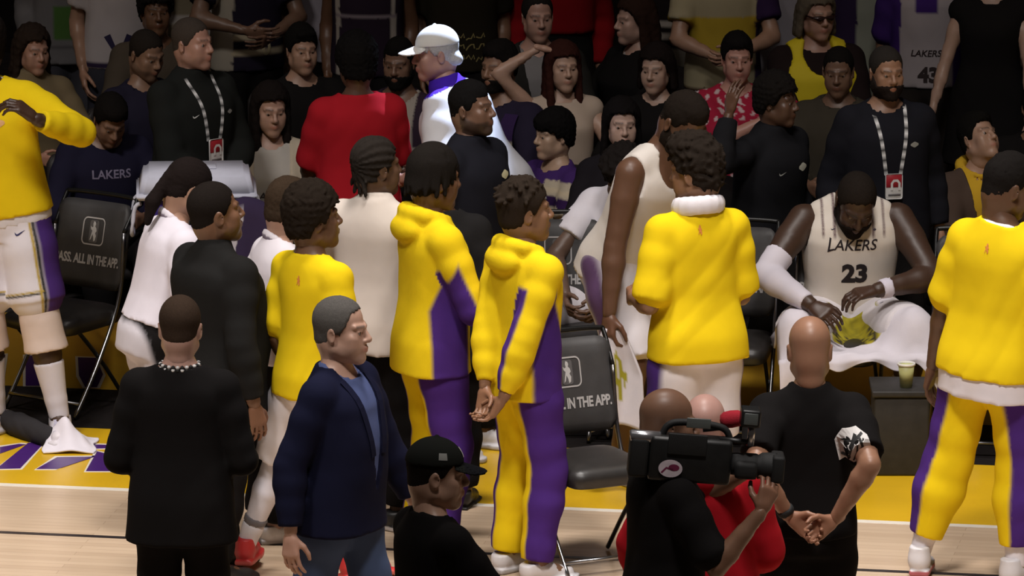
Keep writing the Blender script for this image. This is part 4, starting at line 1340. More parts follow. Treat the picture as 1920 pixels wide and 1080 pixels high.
def cap_patches(sk, root, made):
    for az, el, w, h, c in ((-80, 24, .030, .026, (.30, .30, .28)), (-6, 30, .034, .040, (.55, .53, .52))):
        vs = []
        for j in range(5):
            for i in range(5):
                A = radians(az+(i/4-.5)*w/.095*57); E = radians(el+(j/4-.5)*h/.095*57)
                r = np.array([.0895, .1095, .0965])
                d = np.array([sin(A)*cos(E), -cos(A)*cos(E), sin(E)])
                vs.append((d*r+np.array([0, .012, .050]))*sk.hs)
        f = [(j*5+i, j*5+i+1, j*5+i+6, j*5+i+5) for j in range(4) for i in range(4)]
        v = np.array(vs) @ sk.Rh.T+sk.hc
        add_obj('cap_patch', new_mesh('cap_patch', v, f, PRINT, np.tile(c, (25, 1))), root)
person('person in black cap and black shirt, seen from behind at the court edge', (818, 892), 118,
       [top('shirt', BLK, .016, -.07, 1.0, (.018, .030), .7, seed=31), bottom('trousers', BLK, seed=32)], skin=(.44, .26, .18), hair='buzz', haircol=(.02, .015, .012),
       cap=((.016, .017, .015), (.012, .012, .014)), shoes=SNEAK, vox=.0115, H=1.74, w=1.05, head=(-20, 6, 0),
       L=dict(w=(.13, -.18, .55), e=(.7, .7, -.2)), R=dict(w=(.155, -.20, .50), e=(.7, .7, -.2), curl=45), extra=cap_patches)

# the camera operator and the camera on the shoulder
op = person('bald person in black shirt carrying a broadcast camera on the shoulder', (1252, 797), 108,
       [top('shirt', BLK, .016, -.08, .85, (.018, .030), .7, seed=41), bottom('trousers', BLK, seed=42)], skin=(.20, .105, .065), hair=None, shoes=SNEAK, vox=.0115,
       H=1.80, w=1.06, head=(-4, 8, 0), R=dict(w=(.185, -.150, .752), e=(.15, .1, -1.0), hd=(-.15, -.45, .9), pn=(-1, -.1, .2), curl=46, grip=.5), L=dict(w=(.05, -.20, .78), e=(.9, .4, -.6), curl=30))
person('person in red hooded jacket and khaki trousers standing behind the broadcast camera', (1322, 802), 172,
       [top('jacket', (.42, .010, .018), .022, -.09, 1.9, (.024, .030), .8, .03, hood=.9, seed=51, amp=.005, mat=KNIT), bottom('trousers', (.45, .38, .30), seed=52)],
       skin=(.52, .30, .25), hair=None, shoes=SNEAK, vox=.0115, H=1.68, w=1.12, L=dict(w=(.15, -.10, .50), e=(.8, .6, 0)), R=dict(w=(.11, -.15, .56), e=(.5, 1, -.2)))

def wrist_and_emblem(sk, root, made):
    V, F, o = made['shirt']; pr = Print(V, F)
    c = sk.arm(-1, .60)+np.array([.040, 0, 0])
    d = unit(sk.E[-1]-sk.S[-1]); right = unit(np.cross(d, np.array([0.25, 1., 0])))
    for shp, sz, col, lift in ((poly([(-.36, -.5), (-.42, .1), (-.2, .42), (.12, .5), (.34, .3), (.40, -.1), (.34, -.44), (.0, -.40)]), .150, (.66, .64, .62), .003),
                               (ribbon([(-.26, -.34), (-.14, .06), (.04, .34)], .07), .150, (.02, .02, .02), .0045), (ribbon([(-.30, .12), (-.08, .18), (.22, .36)], .06), .150, (.02, .02, .02), .0045),
                               (ribbon([(.10, -.36), (.16, .02), (.10, .30)], .07), .150, (.02, .02, .02), .0045), (ribbon([(-.10, -.36), (.0, -.14), (.02, .08)], .05), .150, (.02, .02, .02), .0045)):
        nr = unit(np.array([-.12, .98, 0.])); up = -d; up = unit(up-nr*(up @ nr)); rt = np.cross(up, nr)
        v, t, cc = pr.lay(shp, c, rt, up, sz, col, lift)
        if t: add_obj('sleeve_emblem', new_mesh('sleeve_emblem', v, t, PRINT, cc, smooth=False), o)
person('bald person in black T-shirt with hands clasped behind back', (1518, 660), 181,
       [top('shirt', BLK, .014, -.02, .80, (.016, .030), .45, .01, neck=(.300, .1), seed=61, stand=.008), bottom('trousers', BLK, seed=62, waist=.08)]+band('wristband', 'arm', [1], 1.86, 1.97, (.006, .006), (.02, .02, .02)),
       skin=(.30, .155, .095), hair=None, shoes=DRESS, vox=.0115, H=1.84, w=1.0, thick=1.02, sh=.96, head=(0, 14, 0),
       L=dict(w=(.050, .105, .575), e=(.5, 1, .1), hd=(-.80, .12, -.55), pn=(-.2, 1, -.1), curl=40), R=dict(w=(.052, .118, .570), e=(.5, 1, .1), hd=(-.80, .18, -.50), pn=(-.2, 1, -.1), curl=46), extra=wrist_and_emblem)

# ------------------------------------------------------------------ the huddle in front of the bench
person('person in black turtleneck and black trousers facing the bench, short dark hair', (404, 402), 128,
       [top('jacket', (.013, .0125, .012), .018, -.10, 1.9, (.018, .018), .6, .03, stand=.030, seed=71, amp=.003), bottom('trousers', BLK, seed=72, o=(.014, .022))],
       skin=(.17, .085, .048), hair='buzz', haircol=(.016, .012, .010), shoes=DRESS, vox=.0115, H=1.80, w=1.26, sh=1.06, thick=1.12, hs=1.04, belly=.03, head=(-14, -6, 0), stubble=.3, beardc=(.03, .02, .015),
       L=dict(w=(.145, -.09, .48)), R=dict(w=(.165, .01, .47)), lL=dict(a=(.06, -.06, .045)), lR=dict(a=(.07, .06, .045)))
STAFF_LEG = pick(BLK, (lambda V, sk: soft(-.55-around(V, sk, 'leg')[:, 4], .2)*soft(.03-tor(V, sk)[2], .012), (.55, .52, .56)))
person('person in white polo and black trousers leaning over, dark hair tied back', (352, 356), 112,
       [top('polo', (.66, .62, .68), .015, .030, .80, (.016, .028), .45, .0, neck=(.298, .5), seed=82, amp=.004), polo_collar((.66, .62, .68), (.22, .18, .24)), bottom('trousers', STAFF_LEG, .012, waist=.08, seed=82, o=(.012, .026))],
       skin=(.33, .19, .13), hair='ponytail', haircol=(.016, .011, .010), shoes=SNEAK, vox=.0115, H=1.76, w=1.06, lean=15, pel=(0, .02, .52), head=(4, 24, 0),
       L=dict(w=(.10, -.30, .60), e=(.5, .6, -.7)), R=dict(w=(.135, -.15, .555), e=(.5, 1, -.3)), lL=dict(a=(.085, .0, .045)), lR=dict(a=(.075, .02, .045)))
person('person in white polo with brown hair, behind the yellow T-shirt person', (540, 395), 112,
       [top('polo', (.62, .58, .62), .015, -.03, .80, (.018, .030), .6, .02, neck=(.298, .5), seed=83), polo_collar((.62, .58, .62), (.20, .17, .22)), bottom('trousers', BLK, seed=84)],
       skin=(.36, .21, .15), hair='short', haircol=(.05, .032, .020), shoes=SNEAK, vox=.011, H=1.66, lean=8, head=(10, 14, 0))
person('person in yellow T-shirt and white shorts with dark curls, back turned', (588, 412), 132,
       [top('shirt', YEL, .012, -.052, .82, (.012, .034), .65, .03, neck=(.296, .25), seed=91, amp=.008), bottom('shorts', (.70, .66, .68), .010, .98, (.014, .050), waist=-.02, mat=JERSEY, seed=91, amp=.008)]
       + band('leg_sleeve', 'leg', [1], .92, 1.75, (.005, .004), (.68, .66, .72))+band('sock', 'leg', [1], 1.74, 1.99, (.009, .008), (.70, .68, .72))+band('sock_band', 'leg', [1], 1.66, 1.74, (.010, .010), (.16, .15, .16))
       + band('sock', 'leg', [-1], 1.80, 1.99, (.008, .008), (.66, .62, .62)),
       skin=(.13, .066, .038), hair='afro', haircol=(.020, .014, .010), shoes=('high', (.50, .03, .03), (.55, .10, .08)), vox=.0115, H=1.81, hs=1.03, w=.96, sh=.94, head=(-18, -2, 0),
       lL=dict(a=(.215, .05, .050), toe=38), lR=dict(a=(.035, -.10, .045), toe=10), L=dict(w=(.105, -.05, .485), e=(.2, 1, 0)), R=dict(w=(.105, -.07, .49), e=(.2, 1, 0)), marks=[small_mark((.62, .22, .05), .245, -.02, .045)])
person('person in cream jacket and black trousers with braided hair, back turned', (706, 316), 152,
       [top('jacket', (.60, .53, .47), .022, -.075, 1.9, (.022, .022), .85, .02, stand=.030, seed=101, amp=.004), bottom('trousers', BLK, seed=102, o=(.016, .030))],
       skin=(.10, .052, .030), hair='cornrows', haircol=(.030, .024, .020), shoes=('low', (.02, .02, .02), (.62, .60, .60)), vox=.0115, H=1.82, w=1.02, head=(-30, 0, 0),
       L=dict(w=(.12, -.14, .52), e=(.5, 1, 0)), R=dict(w=(.13, -.14, .52), e=(.5, 1, 0)))
person('person in yellow hooded tracksuit with dreadlocks, arm bent across', (814, 338), 112,
       [top('hoodie', TRACK_TOP, .020, -.075, 1.92, (.022, .030), .7, .03, hood=1.0, seed=111, amp=.005, mat=KNIT, vox=.0095, mid=([0, .8, 1.2, 1.75, 1.92], [.018, .024, .028, .024, .009])),
        bottom('tracksuit_trousers', TRACK_LEG, .016, 1.95, (.020, .040), seed=111, amp=.005, waist=-.03, vox=.0095)],
       skin=(.12, .058, .032), hair='dreads', haircol=(.016, .013, .011), shoes=SNEAK, vox=.0115, H=1.88, hs=1.03, head=(10, 6, 0),
       R=dict(w=(.10, -.185, .57), e=(.5, 1, -.25), curl=30), L=dict(w=(.06, -.20, .58), e=(.5, 1, -.25), curl=30))
person('person in yellow hooded tracksuit with twisted hair, hands clasped behind', (984, 398), 124,
       [top('hoodie', TRACK_TOP, .018, -.070, 1.90, (.020, .028), .55, .02, hood=1.0, seed=121, amp=.005, mat=KNIT, vox=.0095, mid=([0, .8, 1.2, 1.7, 1.90], [.016, .022, .026, .022, .008])),
        bottom('tracksuit_trousers', TRACK_LEG, .014, 1.95, (.018, .036), seed=121, amp=.005, waist=-.03, vox=.0095)],
       skin=(.20, .105, .060), hair='locs', haircol=(.030, .021, .015), shoes=SNEAK, vox=.0115, H=1.81, hs=1.03, w=.97, head=(-14, 0, 0), neck=-2,
       R=dict(w=(.075, .125, .455), e=(.9, .6, 0), hd=(-.5, .25, -.8), pn=(-.6, .8, 0), curl=30), L=dict(w=(.005, .120, .465), e=(.3, 1, 0), hd=(-.35, .3, -.9), pn=(-.4, .9, 0), curl=34))
person('person in yellow T-shirt with white towel round the neck and white shorts', (1305, 325), 203,
       [top('shirt', YEL, .012, -.055, .92, (.014, .042), .70, .045, neck=(.298, .2), seed=131, amp=.008), towel_collar(),
        bottom('shorts', pick((.70, .66, .68), (leg_panel(.80), PURP)), .012, 1.0, (.020, .055), waist=-.03, mat=JERSEY, seed=131)],
       skin=(.22, .115, .066), hair='curly', haircol=(.022, .016, .012), shoes=SNEAK, vox=.0115, H=1.91, hs=1.03, w=1.0, sh=.95, head=(34, 8, 0), neck=0,
       L=dict(w=(.105, -.12, .60), e=(.25, 1, -.2), curl=40), R=dict(w=(.09, -.15, .62), e=(.2, 1, -.2)), marks=[small_mark((.62, .22, .05), .262, .02, .045)])
person('tall person in yellow T-shirt over white undershirt and purple-yellow trousers', (1888, 352), 148,
       [top('undershirt', (.66, .62, .66), .016, -.090, 0, box=.6, flare=.03, seed=142, amp=.008), top('shirt', YEL, .026, -.040, .86, (.016, .042), .70, .03, neck=(.298, .2), seed=142, amp=.008),
        bottom('tracksuit_trousers', TRACK_LEG, .010, 1.80, (.024, .058), seed=142, amp=.007, waist=-.03, vox=.0105, mid=([0, .8, 1.2, 1.7, 1.80], [.018, .036, .048, .052, .034]))]
       + band('sock', 'leg', [1, -1], 1.62, 2.0, (.009, .008), (.68, .64, .68)),
       skin=(.10, .050, .028), hair='fade_top', haircol=(.012, .010, .009), shoes=('high', (.60, .58, .60), (.40, .10, .12)), vox=.0115, H=1.97, w=1.0, thick=1.04, sh=.95, side=-5, head=(-28, 14, -4), twist=0,
       L=dict(w=(.165, -.02, .47)), R=dict(w=(.155, -.06, .47)), lL=dict(a=(.165, .03, .045), toe=25), lR=dict(a=(.055, -.02, .045)), marks=[small_mark((.62, .22, .05), .258, .0, .045)])
person('person in black jacket behind the dreadlocked tracksuit person, back turned', (826, 342), 176,
       [top('jacket', (.014, .013, .013), .020, -.11, 1.9, (.020, .020), .7, .03, seed=151), bottom('trousers', BLK, seed=152)], skin=BROWN, hair='short', shoes=DRESS, vox=.012, H=1.67, w=1.10)

# ------------------------------------------------------------------ the bench row
def line(x, c, hw, w): return soft(hw-np.abs(x-c), w)
def shorts_trim(V, sk):
    a = around(V, sk, 'leg'); return np.maximum(line(a[:, 3], .56, .05, .06), line(a[:, 1], .742, .010, .012)*(a[:, 3] < .60))
def shorts_gold(V, sk):
    a = around(V, sk, 'leg'); return np.maximum(line(a[:, 3], .46, .04, .05), line(a[:, 1], .720, .008, .012)*(a[:, 3] < .56))
person('tall person in yellow long-sleeved top, white shorts and cream knee pads', (-36, 90), -12,
       [top('undershirt', (.66, .62, .64), .016, -.030, 0, box=.55, flare=.01, seed=162, amp=.005), top('shirt', YEL, .026, -.008, 1.9, (.018, .016), .55, .012, neck=(.290, .5), seed=162, amp=.005),
        bottom('shorts', pick((.68, .64, .68), (leg_panel(.62), PURP), (shorts_trim, (.02, .02, .02)), (shorts_gold, (.45, .32, .05)), (lambda V, sk: tor(V, sk)[2] > .0, PURP)), .012, .80, (.020, .060), waist=.01, mat=JERSEY, seed=162, vox=.0075)]
       + band('leg_sleeve', 'leg', [1, -1], .70, 1.02, (.006, .006), (.62, .56, .56))+band('knee_pad', 'leg', [1, -1], .90, 1.30, (.026, .040), (.64, .52, .46), amp=.004)+band('sock', 'leg', [1, -1], 1.42, 1.99, (.010, .008), (.66, .62, .66))
       + band('strap', 'leg', [-1], 1.36, 1.42, (.008, .008), (.03, .02, .02)),
       skin=DARK, hair='short', shoes=('low', (.66, .62, .66), (.60, .56, .58), (.42, .40, .50)), vox=.0115, H=2.08, w=1.02, thick=1.05, side=-9, head=(-30, 0, 0),
       L=dict(w=(.135, -.185, .785), e=(1, .25, -.5), hd=(-.7, -.3, .6), curl=40), R=dict(w=(.15, -.05, .47)), lL=dict(a=(.135, -.02, .045), toe=14), lR=dict(a=(.030, .02, .045), toe=24),
       marks=[('shirt', 'chest_crest', lambda sk: [(CREST, (.045, -.1, .215), .075, (.62, .36, .16))]), ('shorts', 'side_mark', lambda sk: [(SWOOSH, (.052, -.1, -.045), .05, (.03, .03, .10))])])

def b23_text(sk):
    g = glyphs('LAKERS', .22, .012, 1.0); n = glyphs('23', 0, .05, 1.0)
    v = np.array(g[0]); w = v[:, 0].max()-v[:, 0].min()
    big = v.copy(); k = 1.0+.55*np.exp(-((v[:, 0]-v[:, 0].min())/.35)**2); big[:, 1] *= k
    return [((big, g[1], None), (-.004, -.1, .218), .051, (.018, .012, .015)), (n, (.002, -.1, .148), .100, (.014, .010, .012)),
            (SWOOSH, (-.048, -.1, .252), .022, (.03, .03, .05)), (CREST, (.048, -.1, .250), .016, (.05, .04, .06))]
JER = (.66, .60, .53)
def j_trim(V, sk):
    x, y, t = tor(V, sk); f = y < .0
    return np.maximum(line(np.abs(x), .045, .0026, .0035), line(np.abs(x), .071, .0022, .0035))*soft(t-.232, .01)
P23 = person('seated person in white number 23 jersey looking down, white arm sleeve', (1604, 382), 4,
       [tank('jersey', pick(JER, (j_trim, (.10, .05, .06))), .014, -.05, .35, .02, seed=171, vox=.0075, arm=.056, scoop=.050), bottom('shorts', (.64, .60, .62), .020, .97, (.03, .055), mat=JERSEY, seed=172)]
       + band('arm_sleeve', 'arm', [-1], .62, 1.93, (.007, .006), (.62, .58, .64))+band('wristband', 'arm', [1], 1.78, 1.95, (.006, .006), (.60, .56, .64))+band('sock', 'leg', [1, -1], 1.45, 1.99, (.008, .008), (.60, .56, .58)),
       skin=(.052, .027, .017), hair='buzz', haircol=(.020, .015, .012), beard='full', beardc=(.012, .009, .008), shoes=SNEAK, vox=.0115,
       **seat(H=2.06, w=1.10, thick=1.22, sh=1.14, pel=(0, .0, .262), lean=10, neck=62, head=(4, 40, 4), lL=dict(a=(.105, -.22, .045), k=(.35, -1, .4)), lR=dict(a=(.125, -.20, .045), k=(.45, -1, .4)),
              R=dict(w=(.115, -.235, .350), e=(1, .4, -.1), curl=38, pn=(-.6, 0, -.8)), L=dict(w=(.045, -.205, .375), e=(1, .35, .0), curl=34, hd=(-.95, -.3, -.1), pn=(0, .3, -1))),
       marks=[('jersey', 'lettering', b23_text)])
PB = person('tall person in white jersey bending beside the curly seated person, arm hanging down', (1280, 232), 46,
       [tank('jersey', (.64, .59, .54), .014, -.05, .4, .02, seed=181, vox=.0115, arm=.054), bottom('shorts', pick((.64, .60, .62), (leg_panel(.88), (.10, .05, .12))), .020, .95, (.03, .055), mat=JERSEY, seed=182)],
       skin=(.115, .056, .032), hair='fade_top', haircol=(.018, .013, .010), beard='short', shoes=SNEAK, vox=.0115, H=2.04, w=1.02, thick=1.1, lean=27, pel=(0, .06, .51), neck=6, head=(0, 38, 0),
       L=dict(w=(.10, -.20, .50), e=(.6, .6, 0)), R=dict(w=(.165, -.05, .415), e=(.5, .9, 0), curl=44))
person('seated person in white T-shirt and white shorts bent forward, dark curls', (1172, 334), -22,
       [top('shirt', (.66, .63, .68), .013, -.02, .62, (.016, .026), .4, seed=191), bottom('shorts', (.64, .60, .63), .020, 1.02, (.03, .055), mat=JERSEY, seed=192)], skin=(.115, .070, .050), hair='curly', haircol=(.014, .011, .010), shoes=SNEAK, vox=.0115,
       **seat(H=2.0, lean=8, neck=42, head=(6, 36, 0), pel=(0, 0, .268), twist=8, lL=dict(a=(.10, -.24, .045), k=(.3, -1, .4)), lR=dict(a=(.13, -.24, .045), k=(.5, -1, .4)),
              R=dict(w=(.075, -.27, .335), e=(1, .4, 0), curl=40), L=dict(w=(.035, -.28, .335), e=(1, .4, 0), curl=40)))

def lap_towel():
    root, sk, made = P23
    H = sk.H; n, m = 46, 34
    xs = np.linspace(-.40, .42, n+1); ys = np.linspace(-.105*H, -.295*H, m+1)
    Z = np.full((n+1, m+1), np.nan)
    for i, x in enumerate(xs):
        for j, y in enumerate(ys):
            for k in (1, -1):
                a, b = sk.Hp[k], sk.Kn[k]; ab = (b-a)[:2]; t = np.clip(((np.array([x, y])-a[:2]) @ ab)/(ab @ ab), 0, 1.06)
                q = a+(b-a)*t; d = np.hypot(x-q[0], y-q[1]); r = sk.rl(min(t, 1))+.036
                if d < r: Z[i, j] = np.nanmax([Z[i, j], q[2]+math.sqrt(r*r-d*d)])
    floor_ = .24*H
    Z = np.where(np.isnan(Z), floor_, Z)
    for _ in range(10):
        A = Z.copy(); A[1:-1] = (Z[:-2]+Z[2:])/2; A[:, 1:-1] = (A[:, 1:-1]*2+Z[:, :-2]+Z[:, 2:])/4
        Z = np.maximum(Z, A)
    for _ in range(2):
        A = Z.copy(); A[1:-1] = (Z[:-2]+2*Z[1:-1]+Z[2:])/4; Z = np.maximum(A, Z-.004)
    hang = 12; V, C = [], []
    for j in range(m+1+hang):
        for i in range(n+1):
            u = i/n; e = abs(u-.5)*2
            if j <= m: p = [xs[i], ys[j], Z[i, j]+.012+.004*sin(u*40+j*.3)]
            else:
                t = (j-m)/hang; L = .03+.05*math.cos(u*9)**2+.20*max(0, e-.62)/.38
                p = [xs[i]*(1-.03*t), ys[m]-.03*sin(min(1, t*2)*pi/2)+.012*sin(u*34)*t, Z[i, m]+.012-L*t-.02*t*(1-t)]
            if e > .86 and j <= m: p[2] -= (e-.86)*1.1*.30*(j/m)
            V.append(p)
            v = j/(m+hang); col = (.64, .60, .65)
            if .34 < u < .62 and v < .42: col = (.40, .34, .03) if sin(u*95+v*30+2*sin(v*40)) > -.35 else ((.05, .04, .03) if v > .2 else (.30, .26, .03))
            if .64 < u < .78 and .10 < v < .30 and sin(u*120)*sin(v*70) > .1: col = (.03, .025, .05)
            C.append(col)
    F = [(j*(n+1)+i, j*(n+1)+i+1, (j+1)*(n+1)+i+1, (j+1)*(n+1)+i) for j in range(m+hang) for i in range(n)]
    o = add_obj('lap_towel', new_mesh('lap_towel', V, F, KNIT, C)); o.matrix_world = root.matrix_basis
    md = o.modifiers.new('thickness', 'SOLIDIFY'); md.thickness = .008; md.offset = 1
    tag(o, 'white towel with yellow print spread over the lap of seated number 23', 'towel')
lap_towel()
def held_towel():
    root, sk, made = PB
    w = np.array(root.matrix_basis @ Vector((sk.W[-1]+np.array([0, -.02, -.10])).tolist()))
    def fn(u, v):
        wd = .05+.075*min(1, v*2.2); a = (u-.5)*2
        return (a*wd+.03*v, -.02*math.cos(a*4.0+v*3)*min(1, v*3)-.015, .03-.46*v-.03*a*a*v)
    def col(u, v): return (.34, .31, .03) if .36 < u < .70 and .22 < v < .74 and abs(u-.53)/.17+abs(v-.5)/.27 < 1.15 and sin(u*60+v*9) > -.6 else (.62, .58, .61)
    drape('held_towel', 'white towel with yellow print hanging from the bending person hand', 'towel', fn, 26, 30, KNIT, .010, col, tuple(w), YAW)
held_towel()

def broadcast_camera():
    _, sk, made = op[0], op[1], op[2]
    M = op[0].matrix_basis
    sh = np.array(M @ Vector(sk.at(-.085, -.02, .268).tolist()))
    root = empty('broadcast_camera', (sh[0], sh[1], sh[2]+.012), YAW+radians(2)); tag(root, 'black broadcast video camera carried on the shoulder of a bald person', 'camera')
    root.rotation_euler = (0, radians(5), YAW+radians(2))
    root.scale = (.88, .95, .92)
    blk = cmat('camera_black', (.013, .013, .013), .42, vary=.2, bump=.05); rub = cmat('camera_rubber', (.010, .010, .010), .7, bump=.2); glass = cmat('camera_glass', (.02, .025, .03), .08, spec=.8)
    grey = cmat('camera_grey', (.10, .11, .105), .35); red = cmat('windscreen_red', (.40, .015, .03), .95, bump=.5); mtl = cmat('camera_silver', (.55, .55, .58), .22, .9)
    B = lambda nm, sx, sy, sz, loc, m, bev=.012, par=root, rot=None: add_obj(nm, box_mesh(nm, sx, sy, sz, m, bev), par, Matrix.Translation(loc) @ (Matrix.Rotation(radians(rot), 4, 'Y') if rot else Matrix.Identity(4)))
    body = B('body', .36, .115, .19, (.0, 0, .105), blk, .018)
    B('side_panel', .17, .010, .09, (-.02, -.060, .07), rub, .004, body)
    B('display', .105, .008, .042, (.02, -.060, .165), grey, .003, body)
    bat = B('battery', .085, .10, .17, (-.225, 0, .10), rub, .016)
    tr = add_obj('transmitter', new_mesh('transmitter', *tube([(-.27, -.02, .185), (-.265, -.02, .186), (-.14, -.02, .186), (-.135, -.02, .186)], [.022, .028, .028, .022], 18), mtl), root)
    add_obj('handle', new_mesh('handle', *tube(curve_pts([(-.13, 0, .19), (-.11, 0, .235), (-.06, 0, .255), (.06, 0, .255), (.14, 0, .240), (.17, 0, .195)], 24), .015, 10), rub), root)
    lens = add_obj('lens', lathe('lens', [(.0, .0), (.045, .0), (.048, .03), (.044, .05), (.050, .06), (.050, .11), (.046, .12), (.056, .135), (.060, .19), (.058, .20), (.052, .198), (.050, .185), (0, .18)], rub, 28), root, Matrix.Translation((.18, 0, .095)) @ Matrix.Rotation(radians(90), 4, 'Y'))
    add_obj('front_glass', lathe('front_glass', [(.0, .188), (.03, .187), (.049, .184)], glass, 24), lens)
    B('lens_grip', .10, .055, .075, (.245, -.055, .085), rub, .02)
    B('hood', .055, .13, .115, (.385, 0, .095), rub, .012)
    vf = B('viewfinder', .085, .10, .075, (.245, -.015, .305), blk, .010)
    add_obj('viewfinder_screen', box_mesh('viewfinder_screen', .060, .004, .050, grey, .003), vf, Matrix.Translation((0, -.050, 0)))
    add_obj('viewfinder_post', new_mesh('viewfinder_post', *tube([(.255, -.03, .185), (.255, -.03, .275)], .016, 14), mtl), root)
    add_obj('viewfinder_arm', new_mesh('viewfinder_arm', *tube([(.12, -.02, .20), (.27, -.02, .195)], .012, 10), blk), root)
    mic = add_obj('microphone', new_mesh('microphone', *tube([(.05, .05, .22), (.14, .05, .235)], .012, 10), blk), root)
    add_obj('windscreen', lathe('windscreen', [(0, 0), (.022, .004), (.034, .02), (.037, .05), (.034, .085), (.020, .108), (0, .112)], red, 20), mic, Matrix.Translation((.12, .05, .262)) @ Matrix.Rotation(radians(78), 4, 'Y'))
    ov = poly([(.5*cos(a), .36*sin(a)) for a in np.linspace(0, 2*pi, 25)[:-1]])
    def plate(nm, shp, c, sz, m, y):
        V = np.array(shp[0])*sz; V3 = [(c[0]+x, y, c[1]+z) for x, z in V]
        add_obj(nm, new_mesh(nm, V3, [tuple(t) for t in shp[1]], m, smooth=False), body)
    plate('sticker', ov, (-.085, -.035), .105, cmat('sticker_white', (.58, .50, .54), .5), -.0660)
    plate('sticker_mark', poly([(.5*cos(a), .30*sin(a)) for a in np.linspace(0, 2*pi, 19)[:-1]]), (-.070, -.030), .048, cmat('sticker_plum', (.16, .02, .06), .5), -.0668)
    plate('sticker_mark', ribbon([(-.5, -.2), (-.1, .25), (.5, .1)], .16), (-.098, -.045), .05, cmat('sticker_plum', (.16, .02, .06), .5), -.0668)
broadcast_camera()
# ------------------------------------------------------------------ standing staff behind the bench and the crowd in its rows
STEPS = [(0.0, 1.8, 3.05), (.12, 3.05, 3.70), (.24, 3.70, 5.30), (.36, 5.30, 8.8)]
seat_dark = cmat('arena_seat_plastic', (.020, .017, .017), .55, vary=.2, scale=8)
def arena_seat(x, y, z, rzv, who):
    if 'aseat' not in CACHE:
        CACHE['aseat'] = (pad_mesh('seat_back', .46, .50, .07, .03, seat_dark), pad_mesh('seat_pan', .45, .42, .08, 0, seat_dark), box_mesh('post', .06, .30, .36, seat_dark, .01))
    a, b, c = CACHE['aseat']
    r = empty('arena_seat', (x, y, z), rzv); tag(r, 'dark padded seat under the '+who, 'seat', 'dark arena seats in the crowd rows')
    add_obj('seat_back', a, r, Matrix.Translation((0, .235, .66)) @ Matrix.Rotation(radians(-8), 4, 'X'))
    add_obj('seat_pan', b, r, Matrix.Translation((0, -.02, .355)) @ Matrix.Rotation(radians(-90), 4, 'X'))
    add_obj('post', c, r, Matrix.Translation((0, .03, .18)))
def crowd(label, px, face, wear, sit=True, **kw):
    """a spectator on whichever step the line of sight puts them"""
    d = seat(**kw) if sit else kw
    d.setdefault('hs', .92)
    sk = Sk(**d); R = rz(face+math.degrees(YAW)); off = R @ sk.hc
    best = None
    for z0, a, b in STEPS:
        P = at_z(px[0], px[1], z0+sk.hc[2]); y = P[1]-off[1]
        m = max(a+.12-y, y-b+.02, 0)
        if best is None or m < best[0]: best = (m, z0, y, P)
    d.setdefault('vox', .0135)
    root, sk, made = person(label, px, face, wear, z0=best[1], **d)
    if sit: arena_seat(root.location.x, root.location.y, best[1]+(d['pel'][2]-.285)*sk.H, root.rotation_euler.z, ' '.join(label.replace('seated ', '').split()[:10]))
    return root
def scarf(sk, root, made):
    V, F, o = made['jacket']; pr = Print(V, F); nrm = -sk.Rt[:, 1]
    pts = [sk.at(.060+.004*u, -.05, .268-.33*u) for u in np.linspace(0, 1, 26)]
    v, f, P = strip_on(pr, pts, .115, nrm, .010)
    r = np.arange(len(v))//4
    c = np.tile((.46, .41, .31), (len(v), 1)); c[(r < 6)] = (.035, .018, .07); c[(r == 7) | (r == 8)] = (.05, .03, .04); c[(r == 18) | (r == 19)] = (.06, .04, .05); c[r > 21] = (.36, .30, .12)
    add_obj('scarf', new_mesh('scarf', v, f, KNIT, c, smooth=False), root)
PT = lambda c=BLK, **k: bottom('trousers', c, **k)
def jersey_top(base, *rules, **k): return top('jersey', pick(base, *rules), **{**dict(off=.016, hem=-.05, sl=0, seed=7), **k})
hstripe = lambda a, b: (lambda V, sk: (lambda t: (t > a) & (t < b))(tor(V, sk)[2]))
mid_front = lambda w, a=-1, b=1: (lambda V, sk: (lambda x, y, t: (np.abs(x) < w) & (y < 0) & (t > a) & (t < b))(*tor(V, sk)))
side_x = lambda a, b: (lambda V, sk: (lambda x, y, t: (x > a) & (x < b) & (y < .02))(*tor(V, sk)))
def words(gname, text, x, up, size, col, shear=0.0, bold=.01, stretch=1.0):
    return (gname, 'lettering', lambda sk: [((np.array(glyphs(text, shear, bold)[0])*[stretch, 1], glyphs(text, shear, bold)[1], None), (x, -.1, up), size, col)])

